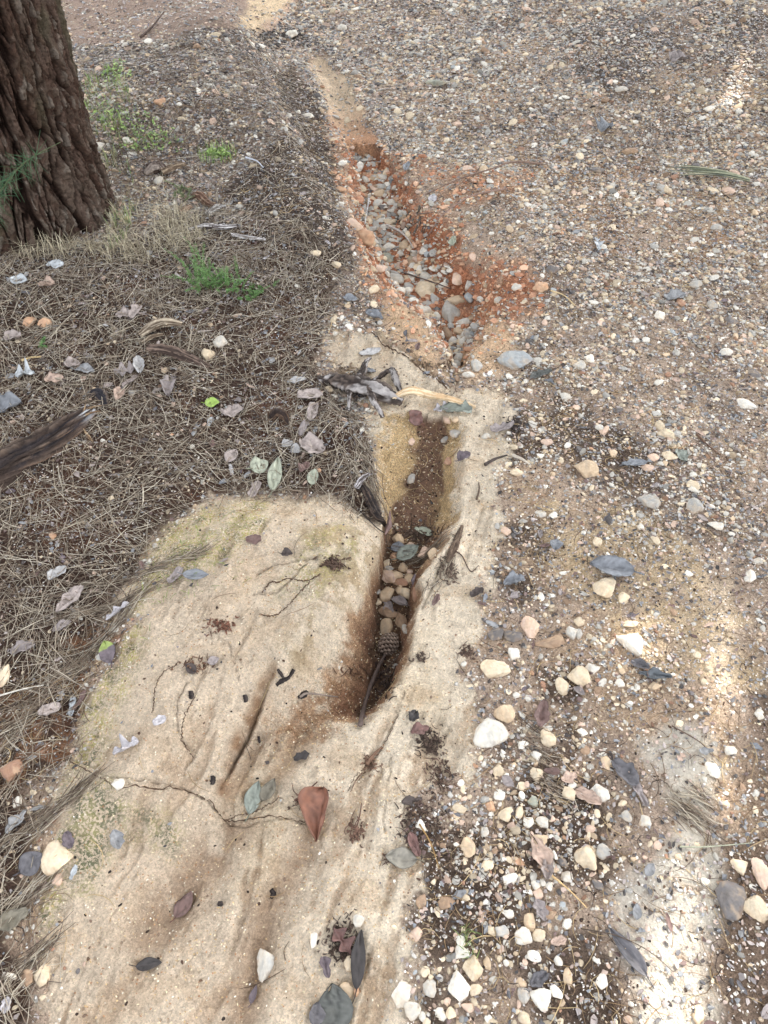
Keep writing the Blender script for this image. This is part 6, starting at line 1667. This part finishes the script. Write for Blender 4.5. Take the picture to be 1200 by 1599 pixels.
def ground_cover(name, lab, poly, n, seed, s=.006):
    """small round leaves close to the earth"""
    rng = np.random.default_rng(seed)
    P = U(poly); x0, y0 = P.min(0); x1, y1 = P.max(0)
    x = rng.uniform(x0, x1, n * 3); y = rng.uniform(y0, y1, n * 3)
    k = (poly_sd(P, x, y) + .05 * fbm(x, y, 7, 3, seed) > 0) & (rng.random(len(x)) < sm(-.3, .3, fbm(x, y, 5, 3, seed + 2))); x, y = x[k][:n], y[k][:n]; n = len(x)
    z = H(x, y) + rng.random(n) * .022; a = rng.uniform(0, 6.28, n); sz = rng.uniform(.5, 1.2, n) * s
    ang = np.linspace(0, 6.283, 6, endpoint=False); tz = rng.normal(0, .4, (n, 1)); tw = rng.normal(0, .4, (n, 1))
    X = np.cos(ang)[None] * sz[:, None]; Y = np.sin(ang)[None] * sz[:, None] * .75
    ca, sa = np.cos(a)[:, None], np.sin(a)[:, None]
    V = np.stack([x[:, None] + X * ca - Y * sa, y[:, None] + X * sa + Y * ca, z[:, None] + tz * X + tw * Y], -1).reshape(-1, 3)
    c = np.arange(n)[:, None] * 6; F = np.concatenate([c + np.array([[0, 1, 2, 3]]), c + np.array([[0, 3, 4, 5]])])
    C = np.array([lin(*c_) for c_ in G1])[rng.integers(0, 4, n)] * rng.uniform(.8, 1.2, n)[:, None]
    tag(link(name, mesh_np(name, V, F, np.repeat(C, 6, 0), M_GREEN, False)), lab, 'ground cover', None, 'stuff')
ground_cover('ground_cover', 'bright green low weeds on the bank right of the trunk', [(140, 160), (165, 110), (200, 100), (220, 170), (290, 205), (285, 240), (200, 240), (160, 215), (135, 160)], 900, 61, .0065)
ground_cover('ground_cover', 'small patch of bright green weeds beyond the sticks', [(300, 240), (330, 232), (365, 228), (370, 248), (330, 256), (305, 252)], 380, 62, .007)
grass('grass_blades', 'fresh green grass blades on the bank right of the trunk', [(130, 140), (180, 100), (200, 140), (230, 190), (300, 225), (200, 245), (150, 220)], 420, .05, G1, 63)
grass('grass_blades', 'short green grass right beside the trunk', [(165, 250), (205, 240), (215, 340), (180, 400), (165, 380)], 500, .08, [(120, 138, 84), (140, 150, 100), (168, 160, 128), (104, 124, 78)], 64)
grass('dry_grass', 'dry pale grass stems around the foot of the trunk', [(-60, 370), (170, 390), (180, 300), (260, 300), (330, 380), (260, 430), (160, 420), (-60, 410)], 1500, .09, [(176, 164, 138), (150, 140, 116), (196, 186, 160), (128, 118, 96)], 65, .0009, 1.4)
grass('grass_blades', 'small green grass patch by the sticks', [(300, 232), (368, 226), (372, 250), (310, 258)], 140, .04, G1, 66)
grass('grass_blades', 'sparse fine green blades in the gravel at bottom centre', [(718, 1440), (745, 1440), (748, 1500), (722, 1502)], 36, .05, [(104, 122, 70), (128, 140, 84)], 67, .0008)
grass('grass_blades', 'scattered thin green blades over the mossy dome', [(300, 820), (420, 830), (400, 930), (260, 980), (240, 1040), (230, 900)], 160, .018, [(128, 144, 70), (110, 126, 66)], 68, .0006, 1.6)

# ------------------------------------------------------------------ the pine at the left
def bark_trunk():
    r = bpy.data.objects.new('pine_tree', None); COL.objects.link(r); r.location = (TRX, TRY, 0)
    tag(r, 'thick old pine with deeply furrowed brown bark at the left', 'tree')
    NS, NZ = 900, 760
    top = 7.0
    u = np.linspace(0, 1, NS, endpoint=False); zz = np.concatenate([np.linspace(-.12, 1.25, NZ), np.linspace(1.28, top, 90)])
    UU, ZZ = np.meshgrid(u, zz)
    R0 = np.interp(ZZ, [-.12, 0, .12, .35, .8, 1.4, top], [.375, .345, .325, .307, .288, .275, .17])
    cx = .085 * ZZ; cy = .0 * ZZ
    # furrowed plates: long cells, shifted sideways with noise, wrapped round the stem
    per = 29
    a = 2 * np.pi * UU
    lean = ZZ * .6
    ca_, sa_ = np.cos(a), np.sin(a)
    wob = .34 * fbm(ca_ * 3 + sa_ * 1.1, sa_ * 3 + ZZ * 1.1, 1.6, 3, 401) + .20 * fbm(ca_ * 9, sa_ * 9 + ZZ * 8, 1.6, 3, 402)
    X = np.mod(UU * per + wob + lean, per)
    f1, f2, idv = voro(X, ZZ * 3.3 + 1.5 * fbm(ca_ * 4, sa_ * 4 + ZZ, 2, 2, 405), 411, per)
    groove = sm(.015, .15, f2 - f1)
    f1b, f2b, idb = voro(np.mod(2 * UU * per + 2.6 * wob + 2 * lean, 2 * per), ZZ * 4.6 + wob * 2, 413, 2 * per)
    plate = sm(0, .12, f2b - f1b)
    f1c, f2c, idc = voro(np.mod(X * 5, 5 * per), ZZ * 34 + 4 * wob, 417, 5 * per)
    flake = idc
    fine = fbm(UU * 120, ZZ * 26, 1, 4, 421)
    mid = fbm(UU * 40 + wob, ZZ * 7, 1, 4, 422)
    lobes = .018 * np.cos(3 * a + 1.0) + .012 * np.cos(5 * a + .4)
    R = R0 + lobes * np.interp(ZZ, [0, .5, 1], [1.6, .8, .5]) + .030 * (groove - .6) + .008 * (idv - .5) + .010 * (plate - .5) * (.3 + .7 * groove) + .007 * (flake - .5) * groove + .012 * fine + .012 * mid + .004 * fbm(UU * 260, ZZ * 110, 1, 3, 424)
    V = np.stack([cx + R * np.cos(a), cy + R * np.sin(a), ZZ], -1).reshape(-1, 3)
    nzr = len(zz); idx = np.arange(nzr * NS).reshape(nzr, NS); nx = np.roll(idx, -1, 1)
    F = np.stack([idx[:-1], nx[:-1], nx[1:], idx[1:]], -1).reshape(-1, 4)
    g = groove.ravel(); pl = plate.ravel(); iv = idv.ravel(); ib = idb.ravel(); ic = idc.ravel()
    C = lin(96, 75, 64)[None].repeat(g.size, 0)
    C = mixc(C, lin(116, 100, 88), sm(.45, .95, g) * sm(.25, .75, .5 * iv + .5 * ic))
    C = mixc(C, lin(108, 86, 76), sm(.5, .9, g) * (ib > .72) * .4)
    C = mixc(C, lin(150, 138, 126), sm(.5, .95, g) * (ic > .78) * sm(-.1, .3, fine.ravel()) * .8)
    C = mixc(C, lin(48, 34, 28), 1 - sm(.05, .6, g))
    C = mixc(C, lin(62, 46, 38), (1 - pl) * .5)
    C = mixc(C, lin(96, 100, 74), .35 * sm(.1, .5, fbm(a.ravel() * 3, ZZ.ravel() * 4, 1, 3, 430)) * sm(.5, 1, g))
    link('trunk', mesh_np('trunk', V, F, C * .54, M_BARK, True), r)
    rng = np.random.default_rng(9)
    br = []
    for i in range(16):
        h = 3.4 + i * .22; a_ = rng.uniform(0, 6.28); L_ = rng.uniform(1.2, 2.2)
        P = [np.array([.085 * h, 0, h])] + [np.array([.085 * h + math.cos(a_) * L_ * t, math.sin(a_) * L_ * t, h + .5 * L_ * t - .1 * t * t]) for t in (.3, .65, 1)]
        br.append(tube(P, [.06, .045, .03, .012], 16, 7, .15, i, colf=lambda u, t, nz, rg: np.repeat(lin(90, 72, 60)[None], len(u), 0)))
    V, F, C = join(br); link('limbs', mesh_np('limbs', V, F, C, M_TWIG, True), r)
    V, F, C = needle_crown(rng, 5200, (.5, 0, 6.2), (2.2, 2.2, 1.5))
    link('crown', mesh_np('crown', V, F, C, M_GREEN, False), r)

def needle_crown(rng, n, c, rad, filt=None):
    p = rng.normal(size=(n, 3)); p /= np.linalg.norm(p, axis=1)[:, None]; p *= rng.random(n)[:, None] ** .4
    p = p * np.array(rad) + np.array(c)
    K = 12
    d = rng.normal(size=(n, K, 3)); d[..., 2] += .3; d /= np.linalg.norm(d, axis=2)[..., None]
    Lt = rng.uniform(.12, .22, (n, K, 1))
    s = np.cross(d, rng.normal(size=(n, K, 3))); s /= np.linalg.norm(s, axis=2)[..., None]; s *= .013
    b = p[:, None, :]
    V = np.stack([b - s + 0 * d, b + s, b + d * Lt + s * .4], 2)         # n,K,3,3
    V = V.reshape(-1, 3, 3)
    if filt is not None: V = V[filt(V.mean(1))]
    m = len(V)
    C = np.array([lin(*c_) for c_ in ((62, 86, 44), (80, 104, 54), (50, 72, 40))])[rng.integers(0, 3, m)]
    return V.reshape(-1, 3), np.arange(m * 3).reshape(m, 3), np.repeat(C, 3, 0)

M_BARK = vcol_mat('pine_bark', .92, 70, .5, 1.0, .008, .12)
bark_trunk()

# a spray of green needles hanging in front of the trunk at the left edge
def spray():
    rng = np.random.default_rng(31)
    a, b, c = ray(np.array([-40., 0, 30, 60, 95]), np.array([360., 300, 262, 240, 222]))
    t = 1.98
    P = np.stack([a * t, b * t, CAMH + c * t], 1)
    r = bpy.data.objects.new('pine_sapling', None); COL.objects.link(r)
    base = np.array([P[0][0] - .25, P[0][1] - .05, 0.0]); base[2] = float(H(base[0:1], base[1:2])[0])
    r.location = base
    tag(r, 'thin green sapling spray in front of the trunk at the left edge', 'sapling')
    Q = np.concatenate([[base, base + np.array([.05, 0, .25])], P])
    V, F, C = tube(Q - base, [.004, .0035, .003, .0022, .0018, .0014, .0008], 40, 6, .1, 3, colf=lambda u, t_, nz, rg: np.repeat(lin(84, 92, 66)[None], len(u), 0))
    link('stem', mesh_np('stem', V, F, C, M_TWIG, True), r)
    S_ = catmull(P, 40) - base
    VV = []; CC = []
    for k in range(0, 30):
        for j in range(16 if 4 < k < 14 else 7):
            d = rng.normal(0, 1, 3); d += np.array([-.4, -.1, -.3]); d /= np.linalg.norm(d); L_ = rng.uniform(.03, .075)
            s = np.cross(d, rng.normal(0, 1, 3)); s /= np.linalg.norm(s); s *= .0007
            p = S_[k]; VV.append([p - s, p + s, p + d * L_ + s * .3, p + d * L_ - s * .3]); CC += [lin(58, 88, 58) * rng.uniform(.7, 1.3)] * 4
    V = np.array(VV).reshape(-1, 3)
    link('needles', mesh_np('needles', V, np.arange(len(V)).reshape(-1, 4), np.array(CC), M_GREEN, False), r)
spray()

# ------------------------------------------------------------------ unseen pine added to shade the slope, gaps cut for sun patches
PATCH = [U(p) for p in (
    [(1010, 1640), (1115, 1640), (1112, 1520), (1105, 1440), (1090, 1400), (1040, 1440), (1010, 1520)],
    [(1035, 1440), (1098, 1440), (1106, 1340), (1116, 1240), (1122, 1150), (1124, 1050), (1126, 960), (1118, 955), (1112, 1050), (1100, 1160), (1082, 1260), (1056, 1350)],
    [(964, 1034), (1006, 1034), (1006, 988), (964, 988)],
    [(1055, 190), (1115, 190), (1135, 130), (1120, 100), (1085, 115), (1065, 150)],
    [(1120, 40), (1230, 50), (1230, -60), (1110, -40)],
    [(860, 1150), (900, 1150), (925, 1240), (890, 1250)],
)]
def shade_pine():
    rng = np.random.default_rng(17)
    bx, by = 4.3, 7.2
    r = bpy.data.objects.new('pine_tree', None); COL.objects.link(r); r.location = (bx, by, .5)
    tag(r, 'unseen spreading pine added up the slope so its crown shades the ground', 'tree')
    zc = 5.2
    bark = lambda u, t, nz, rg: lin(96, 74, 60)[None] * (1 + .4 * nz[:, None])
    V, F, C = tube([(0, 0, -.6), (-.05, -.1, 1.5), (-.2, -.3, 3.2), (-.6, -.6, 4.6)], [.24, .19, .15, .09], 60, 20, .12, 5, 1, 8, bark)
    link('trunk', mesh_np('trunk', V, F, C, M_BARK, True), r)
    off = SUN_DIR[:2] / SUN_DIR[2] * zc
    c = np.array([off[0] + .1, off[1] + 2.9])
    br = []
    for i in range(26):
        e = np.array([c[0] + rng.uniform(-3.8, 3.8) - bx, c[1] + rng.uniform(-3.6, 3.8) - by, zc - .5 + rng.uniform(-.3, .5)])
        s = np.array([-.2, -.3, rng.uniform(2.8, 4.4)])
        P = [s, s * .6 + e * .4 + np.array([0, 0, .15]), e * .75 + s * .25 + np.array([0, 0, .1]), e]
        br.append(tube(P, [.05, .04, .025, .01], 20, 7, .15, i, colf=bark))
    V, F, C = join(br); link('limbs', mesh_np('limbs', V, F, C, M_TWIG, True), r)
    base = np.array([bx, by, .5])
    def filt(q):  # opens the crown where sun patches should fall
        w = q + base
        g = w[:, :2] - SUN_DIR[:2] / SUN_DIR[2] * w[:, 2:3]
        keep = np.ones(len(q), bool)
        for P, mg in zip(PATCH, (.05, .036, .05, .06, .06, .015, .06)): keep &= poly_sd(P, g[:, 0], g[:, 1], .4) + .02 * fbm(g[:, 0], g[:, 1], 14, 2, 7) < -mg
        return keep
    n = 34000
    p = np.stack([rng.uniform(-4.3, 4.3, n), rng.uniform(-4.2, 4.2, n)], 1)
    rr = (p[:, 0] / 4.3) ** 4 + (p[:, 1] / 4.2) ** 4; p = p[rr < 1]; n = len(p)
    pos = np.stack([c[0] + p[:, 0] - bx, c[1] + p[:, 1] - by, zc - .5 + rng.normal(0, .28, n) + .15 * fbm(p[:, 0], p[:, 1], .8, 2, 3)], 1)
    K = 10
    d = rng.normal(size=(n, K, 3)); d /= np.linalg.norm(d, axis=2)[..., None]
    s = np.cross(d, rng.normal(size=(n, K, 3))); s /= np.linalg.norm(s, axis=2)[..., None]; s *= .016
    b = pos[:, None, :]
    V = np.stack([b - s, b + s, b + d * rng.uniform(.1, .2, (n, K, 1)) + s * .4], 2).reshape(-1, 3, 3)
    V = V[filt(V.mean(1))]; m = len(V)
    Cc = np.array([lin(*c_) for c_ in ((62, 86, 44), (80, 104, 54), (50, 72, 40))])[rng.integers(0, 3, m)]
    link('crown', mesh_np('crown', V.reshape(-1, 3), np.arange(m * 3).reshape(m, 3), np.repeat(Cc, 3, 0), M_GREEN, False), r)
    print('crown tris', m)
shade_pine()
